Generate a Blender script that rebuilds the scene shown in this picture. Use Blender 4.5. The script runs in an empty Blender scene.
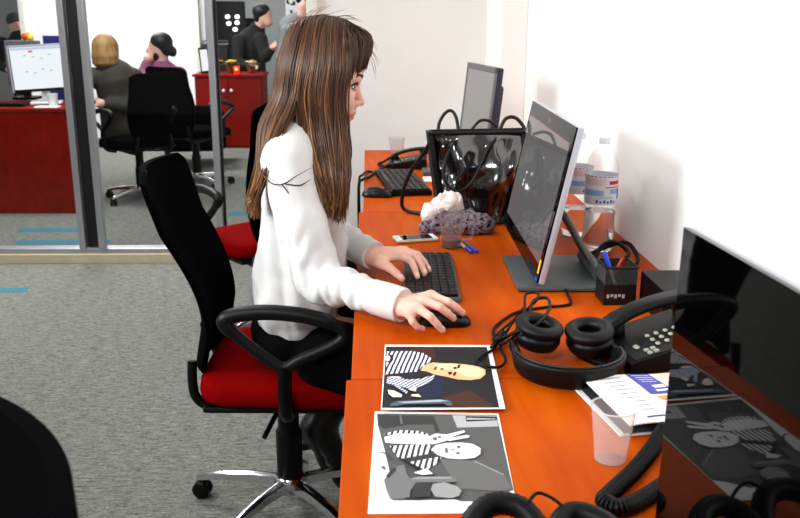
import bpy, bmesh, math, random
import numpy as np
from mathutils import Vector, Matrix, Euler, noise
R = math.radians
rnd = random.Random(7)
sc = bpy.context.scene
COL = sc.collection

# ---------------------------------------------------------------- camera, light, exposure
cam_d = bpy.data.cameras.new('camera'); cam = bpy.data.objects.new('camera', cam_d); COL.objects.link(cam)
sc.camera = cam
cam_d.sensor_width = 36.0; cam_d.lens = 36.0 * 866.2 / 800.0
cam_d.clip_start = 0.02; cam_d.clip_end = 100
def cam_matrix(pitch, yaw, roll, h):
    p, y, r = R(pitch), R(yaw), R(roll)
    f = Vector((math.sin(y) * math.cos(p), math.cos(y) * math.cos(p), -math.sin(p)))
    rt = Vector((math.cos(y), -math.sin(y), 0)); up = rt.cross(f)
    r2 = rt * math.cos(r) + up * math.sin(r); u2 = -rt * math.sin(r) + up * math.cos(r)
    m = Matrix.Identity(4)
    for i in range(3):
        m[i][0] = r2[i]; m[i][1] = u2[i]; m[i][2] = -f[i]
    m[2][3] = h
    return m
cam.matrix_world = cam_matrix(15.871, 2.1166, 0.3528, 1.3909)
cam_d.dof.use_dof = True; cam_d.dof.focus_distance = 1.95; cam_d.dof.aperture_fstop = 9.0

w = bpy.data.worlds.new('world'); sc.world = w; w.use_nodes = True
w.node_tree.nodes['Background'].inputs[0].default_value = (0.9, 0.95, 1.0, 1)
w.node_tree.nodes['Background'].inputs[1].default_value = 0.10

def area(name, loc, target, sx, sy, power, color=(1, 1, 1), spread=180):
    d = bpy.data.lights.new(name, 'AREA'); d.shape = 'RECTANGLE'; d.size = sx; d.size_y = sy
    d.energy = power; d.color = color; d.spread = R(spread)
    o = bpy.data.objects.new(name, d); COL.objects.link(o); o.location = loc
    o.rotation_euler = (Vector(target) - Vector(loc)).to_track_quat('-Z', 'Y').to_euler()
    return o
area('window_daylight', (-2.9, 1.3, 2.1), (0.7, 2.2, 1.55), 1.8, 1.0, 42, (0.98, 0.99, 1.0), 80)
area('wall_fill_front', (-1.1, -0.5, 2.62), (0.8, 2.1, 0.95), 0.9, 0.6, 16, (0.98, 0.99, 1.0), 75)  # added fill, no real fitting: lifts the lower right wall
area('ceiling_lamp_desk', (-0.45, 2.5, 2.66), (0.0, 2.3, 0.6), 0.8, 1.6, 21, (0.98, 0.99, 1))
area('ceiling_lamp_aisle', (-1.7, 4.3, 2.66), (-1.7, 4.3, 0), 0.6, 1.0, 76, (0.97, 0.99, 1))
area('rear_wall_fill', (0.0, -1.0, 2.6), (0.1, -2.6, 1.3), 1.6, 0.6, 30, (0.98, 0.99, 1))  # added light on the rear wall so the handbag mirrors a grey sheen
area('ceiling_lamp_far_a', (-2.0, 6.2, 2.66), (-2.0, 6.2, 0), 1.2, 0.6, 50)
area('ceiling_lamp_far_b', (-2.4, 8.6, 2.66), (-2.4, 9.2, 0), 1.2, 0.6, 120)
area('ceiling_lamp_far_c', (-2.0, 11.2, 2.66), (-2.0, 11.2, 0), 2.0, 0.6, 60)
sc.view_settings.view_transform = 'Standard'; sc.view_settings.look = 'None'
sc.view_settings.exposure = 0.10; sc.view_settings.gamma = 1.0; sc.view_settings.use_curve_mapping = False
sc.cycles.max_bounces = 10; sc.cycles.transparent_max_bounces = 16
sc.cycles.sample_clamp_indirect = 6.0; sc.cycles.caustics_reflective = False; sc.cycles.caustics_refractive = False

# ---------------------------------------------------------------- helpers: materials
def lin(c):
    return c / 12.92 if c <= 0.04045 else ((c + 0.055) / 1.055) ** 2.4
def S(r, g, b): return (lin(r / 255), lin(g / 255), lin(b / 255), 1)
def sock(b, n): return b.inputs[n]
def mat(name, col, rough=0.5, metal=0.0, spec=0.5, coat=0.0, emit=None, estr=0.0, trans=0.0, ior=1.45, alpha=1.0,
        vary=0.0, vscale=40, bump=0.0, bscale=200, stretch=(1, 1, 1)):
    m = bpy.data.materials.new(name); m.use_nodes = True
    nt = m.node_tree; b = nt.nodes['Principled BSDF']
    b.inputs['Base Color'].default_value = col; b.inputs['Roughness'].default_value = rough
    b.inputs['Metallic'].default_value = metal; b.inputs['Specular IOR Level'].default_value = spec
    b.inputs['Coat Weight'].default_value = coat; b.inputs['Coat Roughness'].default_value = 0.05
    b.inputs['Transmission Weight'].default_value = trans; b.inputs['IOR'].default_value = ior
    b.inputs['Alpha'].default_value = alpha
    if emit: b.inputs['Emission Color'].default_value = emit; b.inputs['Emission Strength'].default_value = estr
    if vary or bump:
        tc = nt.nodes.new('ShaderNodeTexCoord'); mp = nt.nodes.new('ShaderNodeMapping'); mp.inputs['Scale'].default_value = stretch
        nt.links.new(tc.outputs['Object'], mp.inputs['Vector'])
    if vary:
        n = nt.nodes.new('ShaderNodeTexNoise'); n.inputs['Scale'].default_value = vscale; n.inputs['Detail'].default_value = 6
        nt.links.new(mp.outputs[0], n.inputs['Vector'])
        r = nt.nodes.new('ShaderNodeValToRGB')
        r.color_ramp.elements[0].position = 0.3; r.color_ramp.elements[1].position = 0.7
        r.color_ramp.elements[0].color = tuple(c * (1 - vary) for c in col[:3]) + (1,)
        r.color_ramp.elements[1].color = tuple(min(1, c * (1 + vary)) for c in col[:3]) + (1,)
        nt.links.new(n.outputs['Fac'], r.inputs[0]); nt.links.new(r.outputs[0], b.inputs['Base Color'])
    if bump:
        n2 = nt.nodes.new('ShaderNodeTexNoise'); n2.inputs['Scale'].default_value = bscale; n2.inputs['Detail'].default_value = 4
        nt.links.new(mp.outputs[0], n2.inputs['Vector'])
        bp = nt.nodes.new('ShaderNodeBump'); bp.inputs['Strength'].default_value = bump; bp.inputs['Distance'].default_value = 0.003
        nt.links.new(n2.outputs['Fac'], bp.inputs['Height']); nt.links.new(bp.outputs[0], b.inputs['Normal'])
    return m
def thin_glass(name, tint=(1, 1, 1, 1), ior=1.45, rough=0.0, haze=0.0, hazecol=(1, 1, 1, 1)):
    m = bpy.data.materials.new(name); m.use_nodes = True; nt = m.node_tree; nt.nodes.clear()
    o = nt.nodes.new('ShaderNodeOutputMaterial'); mix = nt.nodes.new('ShaderNodeMixShader')
    t = nt.nodes.new('ShaderNodeBsdfTransparent'); t.inputs[0].default_value = tint
    g = nt.nodes.new('ShaderNodeBsdfGlossy'); g.inputs['Roughness'].default_value = rough
    f = nt.nodes.new('ShaderNodeFresnel'); f.inputs['IOR'].default_value = ior
    ge = nt.nodes.new('ShaderNodeNewGeometry'); ma = nt.nodes.new('ShaderNodeMath'); ma.operation = 'MULTIPLY_ADD'
    ma.inputs[1].default_value = 1 / ior - ior; ma.inputs[2].default_value = ior
    nt.links.new(ge.outputs['Backfacing'], ma.inputs[0]); nt.links.new(ma.outputs[0], f.inputs['IOR'])
    nt.links.new(f.outputs[0], mix.inputs[0]); nt.links.new(t.outputs[0], mix.inputs[1]); nt.links.new(g.outputs[0], mix.inputs[2])
    out = mix.outputs[0]
    if haze:
        d = nt.nodes.new('ShaderNodeBsdfDiffuse'); d.inputs[0].default_value = hazecol
        m2 = nt.nodes.new('ShaderNodeMixShader'); m2.inputs[0].default_value = haze
        nt.links.new(out, m2.inputs[1]); nt.links.new(d.outputs[0], m2.inputs[2]); out = m2.outputs[0]
    nt.links.new(out, o.inputs[0]); return m

def wood_mat(name, c0, c1, c2, rough=0.35):
    m = bpy.data.materials.new(name); m.use_nodes = True; nt = m.node_tree; b = nt.nodes['Principled BSDF']
    tc = nt.nodes.new('ShaderNodeTexCoord'); mp = nt.nodes.new('ShaderNodeMapping'); mp.inputs['Scale'].default_value = (14, 1.6, 14)
    n = nt.nodes.new('ShaderNodeTexNoise'); n.inputs['Scale'].default_value = 1.6; n.inputs['Detail'].default_value = 9; n.inputs['Distortion'].default_value = 0.6
    mp2 = nt.nodes.new('ShaderNodeMapping'); mp2.inputs['Scale'].default_value = (5, 2.6, 5)
    n2 = nt.nodes.new('ShaderNodeTexNoise'); n2.inputs['Scale'].default_value = 1.3; n2.inputs['Detail'].default_value = 3
    nt.links.new(tc.outputs['Object'], mp.inputs[0]); nt.links.new(mp.outputs[0], n.inputs['Vector'])
    nt.links.new(tc.outputs['Object'], mp2.inputs[0]); nt.links.new(mp2.outputs[0], n2.inputs['Vector'])
    a = nt.nodes.new('ShaderNodeMath'); a.operation = 'MULTIPLY_ADD'; a.inputs[1].default_value = 0.6
    s = nt.nodes.new('ShaderNodeMath'); s.operation = 'MULTIPLY'; s.inputs[1].default_value = 0.4
    nt.links.new(n2.outputs['Fac'], s.inputs[0]); nt.links.new(n.outputs['Fac'], a.inputs[0]); nt.links.new(s.outputs[0], a.inputs[2])
    r = nt.nodes.new('ShaderNodeValToRGB'); e = r.color_ramp.elements
    e[0].position = 0.33; e[0].color = c0; e[1].position = 0.68; e[1].color = c2
    k = r.color_ramp.elements.new(0.5); k.color = c1
    nt.links.new(a.outputs[0], r.inputs[0]); nt.links.new(r.outputs[0], b.inputs['Base Color'])
    b.inputs['Roughness'].default_value = rough; b.inputs['Specular IOR Level'].default_value = 0.04
    return m

M = {}
M['desk'] = wood_mat('orange_cherry_veneer', S(161, 58, 1), S(177, 69, 1), S(190, 84, 4), 0.45)
M['desk_edge'] = mat('desk_edge_band', S(120, 40, 12), 0.5)
M['redwood'] = wood_mat('dark_red_veneer', S(108, 16, 10), S(124, 20, 12), S(138, 28, 14), 0.45)
M['wall'] = mat('painted_wall', S(236, 234, 230), 0.8, spec=0.1, vary=0.02, vscale=3)
M['white_trim'] = mat('white_trim', S(225, 222, 212), 0.5)
M['tile'] = mat('beige_skirting_tile', S(205, 190, 160), 0.5, vary=0.06, vscale=12)
M['ceiling'] = mat('ceiling_paint', S(225, 225, 225), 0.9, spec=0.1)
M['alu'] = mat('brushed_aluminium', S(190, 192, 198), 0.38, metal=0.85)
M['dark_gap'] = mat('dark_door_gap', S(14, 14, 15), 0.5)
M['black'] = mat('black_plastic', S(4, 4, 5), 0.42, spec=0.2)
M['black_soft'] = mat('black_fabric', S(2, 2, 3), 0.95, spec=0.02)
M['black_mesh'] = mat('black_mesh_fabric', S(2, 2, 3), 0.9, spec=0.02, bump=0.3, bscale=600)
M['grey_plastic'] = mat('grey_plastic', S(34, 36, 38), 0.4, spec=0.3)
M['chrome'] = mat('chrome', S(215, 216, 220), 0.13, metal=1.0)
M['red_fabric'] = mat('red_seat_fabric', S(112, 2, 3), 0.9, spec=0.02, vary=0.12, vscale=300)
M['silver'] = mat('silver_plastic', S(176, 178, 186), 0.35, metal=0.4)
M['slate'] = mat('slate_plastic', S(70, 75, 76), 0.5)
M['screen_glass'] = mat('black_screen_glass', S(2, 2, 2), 0.03, spec=0.2)
M['white_paper'] = mat('white_paper', S(238, 238, 236), 0.7, spec=0.2)
M['clear'] = thin_glass('clear_glass', (0.97, 0.97, 0.97, 1), 1.45)
M['pane'] = thin_glass('window_pane', (0.95, 0.96, 0.96, 1), 1.25)
M['clear_plastic'] = thin_glass('clear_plastic', (0.93, 0.92, 0.92, 1), 1.4, 0.05, 0.10, (0.85, 0.85, 0.85, 1))
M['skin'] = mat('skin', S(218, 170, 152), 0.55, spec=0.3, vary=0.05, vscale=60)
bs = M['skin'].node_tree.nodes['Principled BSDF']; bs.inputs['Subsurface Weight'].default_value = 0.12; bs.inputs['Subsurface Radius'].default_value = (0.01, 0.004, 0.002)
M['lips'] = mat('lips', S(198, 112, 104), 0.4)
M['nail'] = mat('fingernail', S(236, 190, 172), 0.3)
M['blouse'] = mat('white_blouse', S(206, 205, 204), 0.8, spec=0.1)
M['trousers'] = mat('black_trousers', S(7, 7, 9), 0.9, spec=0.05)

def emis(name, col, st):
    return mat(name, S(5, 5, 5), 0.6, emit=col, estr=st)

# ---------------------------------------------------------------- helpers: mesh building
def spl(pts, n=8, closed=False):
    P = [Vector(p) for p in pts]; out = []; m = len(P)
    for i in range(m if closed else m - 1):
        if closed: a, b, c, d = P[(i - 1) % m], P[i], P[(i + 1) % m], P[(i + 2) % m]
        else: a, b, c, d = P[max(i - 1, 0)], P[i], P[i + 1], P[min(i + 2, m - 1)]
        for k in range(n):
            t = k / n
            out.append(0.5 * ((2 * b) + (c - a) * t + (2 * a - 5 * b + 4 * c - d) * t * t + (3 * b - a - 3 * c + d) * t ** 3))
    if not closed: out.append(P[-1])
    return out

class MB:
    def __init__(s): s.bm = bmesh.new(); s.mi = 0; s.T = Matrix.Identity(4)
    def _v(s, p): return s.bm.verts.new(s.T @ Vector(p))
    def _f(s, vs):
        try: f = s.bm.faces.new(vs); f.material_index = s.mi; return f
        except ValueError: return None
    def box(s, c, d, rot=None, bev=0.0, seg=2):
        b2 = bmesh.new(); bmesh.ops.create_cube(b2, size=1.0)
        for v in b2.verts: v.co = Vector((v.co.x * d[0], v.co.y * d[1], v.co.z * d[2]))
        if bev: bmesh.ops.bevel(b2, geom=list(b2.edges), offset=min(bev, min(d) * 0.49), segments=seg, profile=0.5, affect='EDGES')
        m = s.T @ Matrix.Translation(Vector(c)) @ ((Euler(rot).to_matrix().to_4x4()) if rot is not None else Matrix.Identity(4))
        s._merge(b2, m); return s
    def _merge(s, b2, m):
        mp = {}
        for v in b2.verts: mp[v] = s.bm.verts.new(m @ v.co)
        for f in b2.faces: s._f([mp[v] for v in f.verts])
        b2.free()
    def prism(s, poly, h, m=None, bev=0.0):      # polygon in xy extruded along z by h
        b2 = bmesh.new(); vs = [b2.verts.new((p[0], p[1], 0)) for p in poly]; f = b2.faces.new(vs)
        r = bmesh.ops.extrude_face_region(b2, geom=[f])
        for v in [g for g in r['geom'] if isinstance(g, bmesh.types.BMVert)]: v.co.z += h
        bmesh.ops.recalc_face_normals(b2, faces=list(b2.faces))
        if bev: bmesh.ops.bevel(b2, geom=list(b2.edges), offset=bev, segments=2, profile=0.5, affect='EDGES')
        s._merge(b2, s.T @ (m or Matrix.Identity(4))); return s
    def poly(s, pts): s._f([s._v(p) for p in pts]); return s
    def rings(s, rs, cap=True, closed=False):
        V2 = [[s._v(p) for p in r] for r in rs]; n = len(V2[0]); m = len(V2)
        for i in range(m if closed else m - 1):
            a, b = V2[i], V2[(i + 1) % m]
            for j in range(n): s._f([a[j], a[(j + 1) % n], b[(j + 1) % n], b[j]])
        if cap and not closed: s._f(V2[0][::-1]); s._f(V2[-1])
        return s
    def tube(s, pts, r, seg=8, closed=False, flat=1.0):
        P = [Vector(p) for p in pts]; n = len(P); rs = []
        rad = (lambda i: r) if not hasattr(r, '__len__') else (lambda i: r[min(len(r) - 1, int(round(i * (len(r) - 1) / max(1, n - 1))))])
        T = []
        for i in range(n):
            if closed: t = P[(i + 1) % n] - P[i - 1]
            else: t = P[min(i + 1, n - 1)] - P[max(i - 1, 0)]
            T.append(t.normalized() if t.length > 1e-9 else Vector((0, 0, 1)))
        u = T[0].orthogonal().normalized()
        if abs(T[0].z) < 0.9: u = (Vector((0, 0, 1)) - T[0] * T[0].z).normalized()
        for i in range(n):
            u = (u - T[i] * u.dot(T[i]));
            u = u.normalized() if u.length > 1e-6 else T[i].orthogonal().normalized()
            v = T[i].cross(u); q = rad(i)
            rs.append([P[i] + (u * math.cos(2 * math.pi * k / seg) * flat + v * math.sin(2 * math.pi * k / seg)) * q for k in range(seg)])
        s.rings(rs, True, closed); return s
    def lathe(s, prof, seg=24, m=None, sx=1.0, sy=1.0, cap=True):
        m = m or Matrix.Identity(4)
        rs = [[m @ Vector((r * math.cos(2 * math.pi * k / seg) * sx, r * math.sin(2 * math.pi * k / seg) * sy, z)) for k in range(seg)] for r, z in prof]
        s.rings(rs, cap); return s
    def ball(s, c, rad, seg=16, rot=None):
        b2 = bmesh.new(); bmesh.ops.create_uvsphere(b2, u_segments=seg, v_segments=max(6, seg // 2), radius=1)
        m = s.T @ Matrix.Translation(Vector(c)) @ (Euler(rot).to_matrix().to_4x4() if rot is not None else Matrix.Identity(4))
        rr = rad if hasattr(rad, '__len__') else (rad,) * 3
        s._merge(b2, m @ Matrix.Diagonal((*rr, 1))); return s
    def build(s, name, mats, parent=None, smooth=40, fix=True):
        if fix: bmesh.ops.recalc_face_normals(s.bm, faces=list(s.bm.faces))
        me = bpy.data.meshes.new(name); s.bm.to_mesh(me); s.bm.free()
        return finish(me, name, mats, parent, smooth)

def finish(me, name, mats, parent=None, smooth=40):
    for m in (mats if isinstance(mats, (list, tuple)) else [mats]): me.materials.append(m)
    if smooth:
        me.polygons.foreach_set('use_smooth', [True] * len(me.polygons))
        if smooth < 180: me.set_sharp_from_angle(angle=R(smooth))
    o = bpy.data.objects.new(name, me); COL.objects.link(o)
    if 0 < smooth < 100 and len(me.polygons) < 6000:
        wn = o.modifiers.new('weighted_normals', 'WEIGHTED_NORMAL'); wn.keep_sharp = True; wn.weight = 60
    if parent is not None: o.parent = parent
    else:                                         # origin at the base of the thing
        n = len(me.vertices); co = np.empty(n * 3, np.float32); me.vertices.foreach_get('co', co); co = co.reshape(-1, 3)
        lo, hi = co.min(0), co.max(0); c = np.array([(lo[0] + hi[0]) / 2, (lo[1] + hi[1]) / 2, lo[2]])
        me.vertices.foreach_set('co', (co - c).astype(np.float32).ravel()); o.location = c.tolist()
    return o
def tag(o, label, cat, group=None, kind=None):
    o['label'] = label; o['category'] = cat
    if group: o['group'] = group
    if kind: o['kind'] = kind
    return o
def thing(name, label, cat, loc=(0, 0, 0), rz=0.0, group=None):
    o = bpy.data.objects.new(name, None); COL.objects.link(o); o.empty_display_size = 0.05
    o.location = loc; o.rotation_euler = (0, 0, rz)
    return tag(o, label, cat, group)
def struct(mb, name, m, smooth=0, label=None):
    o = mb.build(name, m, None, smooth); o['kind'] = 'structure'
    if label: o['label'] = label
    return o
def kids(o): return [c for c in bpy.data.objects if c.parent is o]
def copy_tree(o, parent=None):
    c = o.copy(); COL.objects.link(c)
    if parent is not None: c.parent = parent
    for k in kids(o): copy_tree(k, c)
    return c

# ---------------------------------------------------------------- helpers: smooth organic solids (distance field + surface nets)
class SDF:
    def __init__(s, lo, hi, h):
        s.lo = np.array(lo, np.float32); s.h = h
        s.n = np.ceil((np.array(hi) - np.array(lo)) / h).astype(int) + 1
        s.f = np.full(tuple(s.n), 1.0, np.float32)
        s.ax = [s.lo[i] + h * np.arange(s.n[i], dtype=np.float32) for i in range(3)]
    def _sl(s, lo, hi):
        a = np.clip(np.floor((np.array(lo) - s.lo) / s.h).astype(int), 0, s.n); b = np.clip(np.ceil((np.array(hi) - s.lo) / s.h).astype(int) + 1, 0, s.n)
        sl = tuple(slice(a[i], b[i]) for i in range(3))
        return sl, s.ax[0][sl[0]][:, None, None], s.ax[1][sl[1]][None, :, None], s.ax[2][sl[2]][None, None, :]
    def _join(s, sl, d, k, sub=False):
        f = s.f[sl]
        if f.size == 0: return
        if sub: f = -f
        hh = np.maximum(k - np.abs(f - d), 0) / k if k > 0 else 0
        r = np.minimum(f, d) - (hh * hh * k * 0.25 if k > 0 else 0)
        s.f[sl] = -r if sub else r
    def cone(s, a, b, ra, rb, k=0.01, sub=False):
        a = np.array(a, float); b = np.array(b, float); m = max(ra, rb) + k + 3 * s.h
        sl, X, Y, Z = s._sl(np.minimum(a, b) - m, np.maximum(a, b) + m)
        v = b - a; L = max(v @ v, 1e-12)
        t = np.clip(((X - a[0]) * v[0] + (Y - a[1]) * v[1] + (Z - a[2]) * v[2]) / L, 0, 1)
        d = np.sqrt((X - a[0] - t * v[0]) ** 2 + (Y - a[1] - t * v[1]) ** 2 + (Z - a[2] - t * v[2]) ** 2) - (ra + (rb - ra) * t)
        s._join(sl, d.astype(np.float32), k, sub)
    def chain(s, pts, rs, k=0.008):
        for i in range(len(pts) - 1): s.cone(pts[i], pts[i + 1], rs[i], rs[i + 1], k)
    def ell(s, c, r, k=0.01, rot=None, sub=False):
        c = np.array(c, float); r = np.array(r, float); m = max(r) + k + 3 * s.h
        sl, X, Y, Z = s._sl(c - m, c + m)
        x, y, z = X - c[0], Y - c[1], Z - c[2]
        if rot is not None:
            q = np.array((rot if isinstance(rot, Matrix) else Euler(rot).to_matrix()).transposed())
            x, y, z = (q[0, 0] * x + q[0, 1] * y + q[0, 2] * z, q[1, 0] * x + q[1, 1] * y + q[1, 2] * z, q[2, 0] * x + q[2, 1] * y + q[2, 2] * z)
        k0 = np.sqrt((x / r[0]) ** 2 + (y / r[1]) ** 2 + (z / r[2]) ** 2); k1 = np.sqrt((x / r[0] ** 2) ** 2 + (y / r[1] ** 2) ** 2 + (z / r[2] ** 2) ** 2)
        d = k0 * (k0 - 1) / np.maximum(k1, 1e-6)
        s._join(sl, d.astype(np.float32), k, sub)
    def cut(s, p, n, lo=None, hi=None):           # remove everything on the +n side of the plane through p
        n = np.array(n, float); n /= np.linalg.norm(n); p = np.array(p, float)
        sl, X, Y, Z = s._sl(lo if lo is not None else s.lo, hi if hi is not None else s.lo + s.h * s.n)
        d = ((X - p[0]) * n[0] + (Y - p[1]) * n[1] + (Z - p[2]) * n[2]).astype(np.float32)
        s.f[sl] = np.maximum(s.f[sl], d)
    def mesh(s, name):
        f = s.f; ins = f < 0
        for i in range(3):
            e = [slice(None)] * 3; e[i] = 0; ins[tuple(e)] = False; e[i] = -1; ins[tuple(e)] = False
        c = np.zeros(tuple(x - 1 for x in f.shape), np.uint8)
        for dx in (0, 1):
            for dy in (0, 1):
                for dz in (0, 1):
                    c += ins[dx:f.shape[0] - 1 + dx, dy:f.shape[1] - 1 + dy, dz:f.shape[2] - 1 + dz]
        A = np.argwhere((c > 0) & (c < 8)); idx = np.full(c.shape, -1, np.int32); idx[A[:, 0], A[:, 1], A[:, 2]] = np.arange(len(A))
        acc = np.zeros((len(A), 3)); cnt = np.zeros(len(A))
        for ax in range(3):
            o = [i for i in range(3) if i != ax]
            for p in (0, 1):
                for q in (0, 1):
                    a = A.copy(); a[:, o[0]] += p; a[:, o[1]] += q; b = a.copy(); b[:, ax] += 1
                    fa = f[a[:, 0], a[:, 1], a[:, 2]]; fb = f[b[:, 0], b[:, 1], b[:, 2]]
                    m = (fa < 0) != (fb < 0); t = np.where(m, fa / np.where(m, fa - fb, 1), 0)
                    P = a - A; P = P.astype(float); P[:, ax] += t
                    acc[m] += P[m]; cnt[m] += 1
        V3 = s.lo + s.h * (A + acc / np.maximum(cnt, 1)[:, None]); F = []
        for ax in range(3):
            o = [(ax + 1) % 3, (ax + 2) % 3]
            sa = [slice(1, -1)] * 3; sb = [slice(1, -1)] * 3; sa[ax] = slice(0, -1); sb[ax] = slice(1, None)
            d = ins[tuple(sa)] != ins[tuple(sb)]
            E = np.argwhere(d); E[:, o[0]] += 1; E[:, o[1]] += 1
            inside = ins[E[:, 0], E[:, 1], E[:, 2]]
            q = []
            for p0, p1 in ((1, 1), (0, 1), (0, 0), (1, 0)):
                g = E.copy(); g[:, o[0]] -= p0; g[:, o[1]] -= p1; q.append(idx[g[:, 0], g[:, 1], g[:, 2]])
            q = np.stack(q, 1); q[~inside] = q[~inside][:, ::-1]; F.append(q)
        F = np.concatenate(F); F = F[(F >= 0).all(1)]
        return V3, F
def np_mesh(name, V3, F, midx=None):
    me = bpy.data.meshes.new(name); me.vertices.add(len(V3)); me.vertices.foreach_set('co', V3.astype(np.float32).ravel())
    k = F.shape[1]; me.loops.add(F.size); me.loops.foreach_set('vertex_index', F.astype(np.int32).ravel())
    me.polygons.add(len(F)); me.polygons.foreach_set('loop_start', np.arange(0, F.size, k, dtype=np.int32))
    if midx is not None: me.polygons.foreach_set('material_index', midx.astype(np.int32))
    me.update(calc_edges=True); return me
def relax(V3, F, it=2, lam=0.5):
    n = len(V3); V3 = V3.copy()
    for _ in range(it):
        acc = np.zeros_like(V3); cnt = np.zeros(n)
        for j in range(4):
            a = F[:, j]; b = F[:, (j + 1) % 4]
            np.add.at(acc, a, V3[b]); np.add.at(cnt, a, 1); np.add.at(acc, b, V3[a]); np.add.at(cnt, b, 1)
        V3 += lam * (acc / np.maximum(cnt, 1)[:, None] - V3)
    return V3

# ---------------------------------------------------------------- the setting
WX = 0.77; GY = 4.85; H = 2.7
def carpet_mat():
    m = bpy.data.materials.new('grey_carpet'); m.use_nodes = True; nt = m.node_tree; b = nt.nodes['Principled BSDF']
    tc = nt.nodes.new('ShaderNodeTexCoord')
    def ns(scale, st, det=4):
        mp = nt.nodes.new('ShaderNodeMapping'); mp.inputs['Scale'].default_value = st; n = nt.nodes.new('ShaderNodeTexNoise')
        n.inputs['Scale'].default_value = scale; n.inputs['Detail'].default_value = det; n.inputs['Roughness'].default_value = 0.7
        nt.links.new(tc.outputs['Object'], mp.inputs[0]); nt.links.new(mp.outputs[0], n.inputs['Vector']); return n.outputs['Fac']
    fine = ns(150, (0.8, 1.3, 1), 8); streak = ns(40, (0.5, 2.5, 1), 6)
    mx = nt.nodes.new('ShaderNodeMath'); mx.operation = 'ADD'; nt.links.new(fine, mx.inputs[0]); nt.links.new(streak, mx.inputs[1])
    r = nt.nodes.new('ShaderNodeValToRGB'); e = r.color_ramp.elements
    e[0].position = 0.80; e[0].color = S(56, 57, 52); e[1].position = 1.0; e[1].color = S(156, 157, 149)
    hf = nt.nodes.new('ShaderNodeMath'); hf.operation = 'MULTIPLY'; hf.inputs[1].default_value = 0.5
    e[0].position = 0.36; e[1].position = 0.64
    nt.links.new(mx.outputs[0], hf.inputs[0]); nt.links.new(hf.outputs[0], r.inputs[0]); nt.links.new(r.outputs[0], b.inputs['Base Color'])
    b.inputs['Roughness'].default_value = 0.95; b.inputs['Specular IOR Level'].default_value = 0.05
    bp = nt.nodes.new('ShaderNodeBump'); bp.inputs['Strength'].default_value = 0.5; bp.inputs['Distance'].default_value = 0.004
    nt.links.new(fine, bp.inputs['Height']); nt.links.new(bp.outputs[0], b.inputs['Normal']); return m
M['carpet'] = carpet_mat()
M['teal'] = mat('teal_carpet_stripe', S(66, 122, 138), 0.95, spec=0.05, vary=0.15, vscale=120)
struct(MB().box((-2.2, 5.2, -0.025), (7.6, 15.6, 0.05)), 'floor', M['carpet'])
b = MB()
for (x0, x1, y, wd) in [(-2.05, -1.77, 4.33, 0.07), (-2.3, -1.85, 5.62, 0.10), (-2.2, -1.62, 5.30, 0.10), (-1.95, -1.5, 5.02, 0.05), (-1.28, -1.05, 6.1, 0.08), (-1.3, -1.15, 5.8, 0.06),
                        (-1.05, -0.72, 7.9, 0.22), (-1.05, -0.75, 7.2, 0.2), (-1.0, -0.70, 6.1, 0.12), (-1.35, -1.2, 7.0, 0.12)]:
    b.box(((x0 + x1) / 2, y, 0.0005), (x1 - x0, wd, 0.002))
struct(b, 'floor_stripe', M['teal'])
struct(MB().box((-2.2, 5.2, H + 0.05), (7.6, 15.6, 0.1)), 'ceiling', M['ceiling'])
struct(MB().box((WX + 0.06, 5.2, H / 2), (0.12, 15.6, H)), 'wall_right', M['wall'])
struct(MB().box((-6.06, 5.2, H / 2), (0.12, 15.6, H)), 'wall_left', M['wall'])
struct(MB().box((-2.2, -2.66, H / 2), (7.6, 0.12, H)), 'wall_rear', M['wall'])
struct(MB().box(((-0.27 + WX) / 2, GY + 0.06, H / 2), (WX + 0.27, 0.12, H)), 'wall_back', M['wall'])
struct(MB().box((0.705, 4.58, H / 2), (0.13, 0.54, H), bev=0.004), 'column_corner', M['wall'])
struct(MB().box((-0.30, GY + 0.03, H / 2), (0.06, 0.12, H), bev=0.006), 'trim_1', M['white_trim'])
# step and rail below the glazing
struct(MB().box((-3.16, GY + 0.02, 0.027), (5.6, 0.10, 0.054), bev=0.003), 'baseboard_back', M['tile'])
struct(MB().box((-3.16, GY + 0.025, 0.069), (5.6, 0.08, 0.03), bev=0.004), 'trim_2', M['alu'])
def stile(n, x, wd=0.034, m='alu', y=GY, d=0.05):
    return struct(MB().box((x, y, (H + 0.084) / 2), (wd, d, H - 0.084), bev=0.004), n, M[m], 40)
stile('trim_3', -1.632, 0.036); stile('trim_4', -1.578, 0.07, 'dark_gap', GY + 0.03, 0.03); stile('trim_5', -1.523, 0.036)
stile('trim_6', -0.848, 0.036); stile('trim_7', -2.95, 0.036); stile('trim_8', -0.822, 0.012, 'dark_gap', GY + 0.02, 0.03)
struct(MB().box((-2.29, GY + 0.015, (H + 0.084) / 2), (1.28, 0.008, H - 0.084)), 'window_1', M['pane'])
struct(MB().box((-1.186, GY + 0.015, (H + 0.084) / 2), (0.63, 0.008, H - 0.084)), 'window_2', M['pane'])
struct(MB().box((-0.575, GY + 0.015, (H + 0.084) / 2), (0.48, 0.008, H - 0.084)), 'window_3', M['pane'])
struct(MB().box((-4.46, GY + 0.015, (H + 0.084) / 2), (2.98, 0.008, H - 0.084)), 'window_4', M['pane'])
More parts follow.
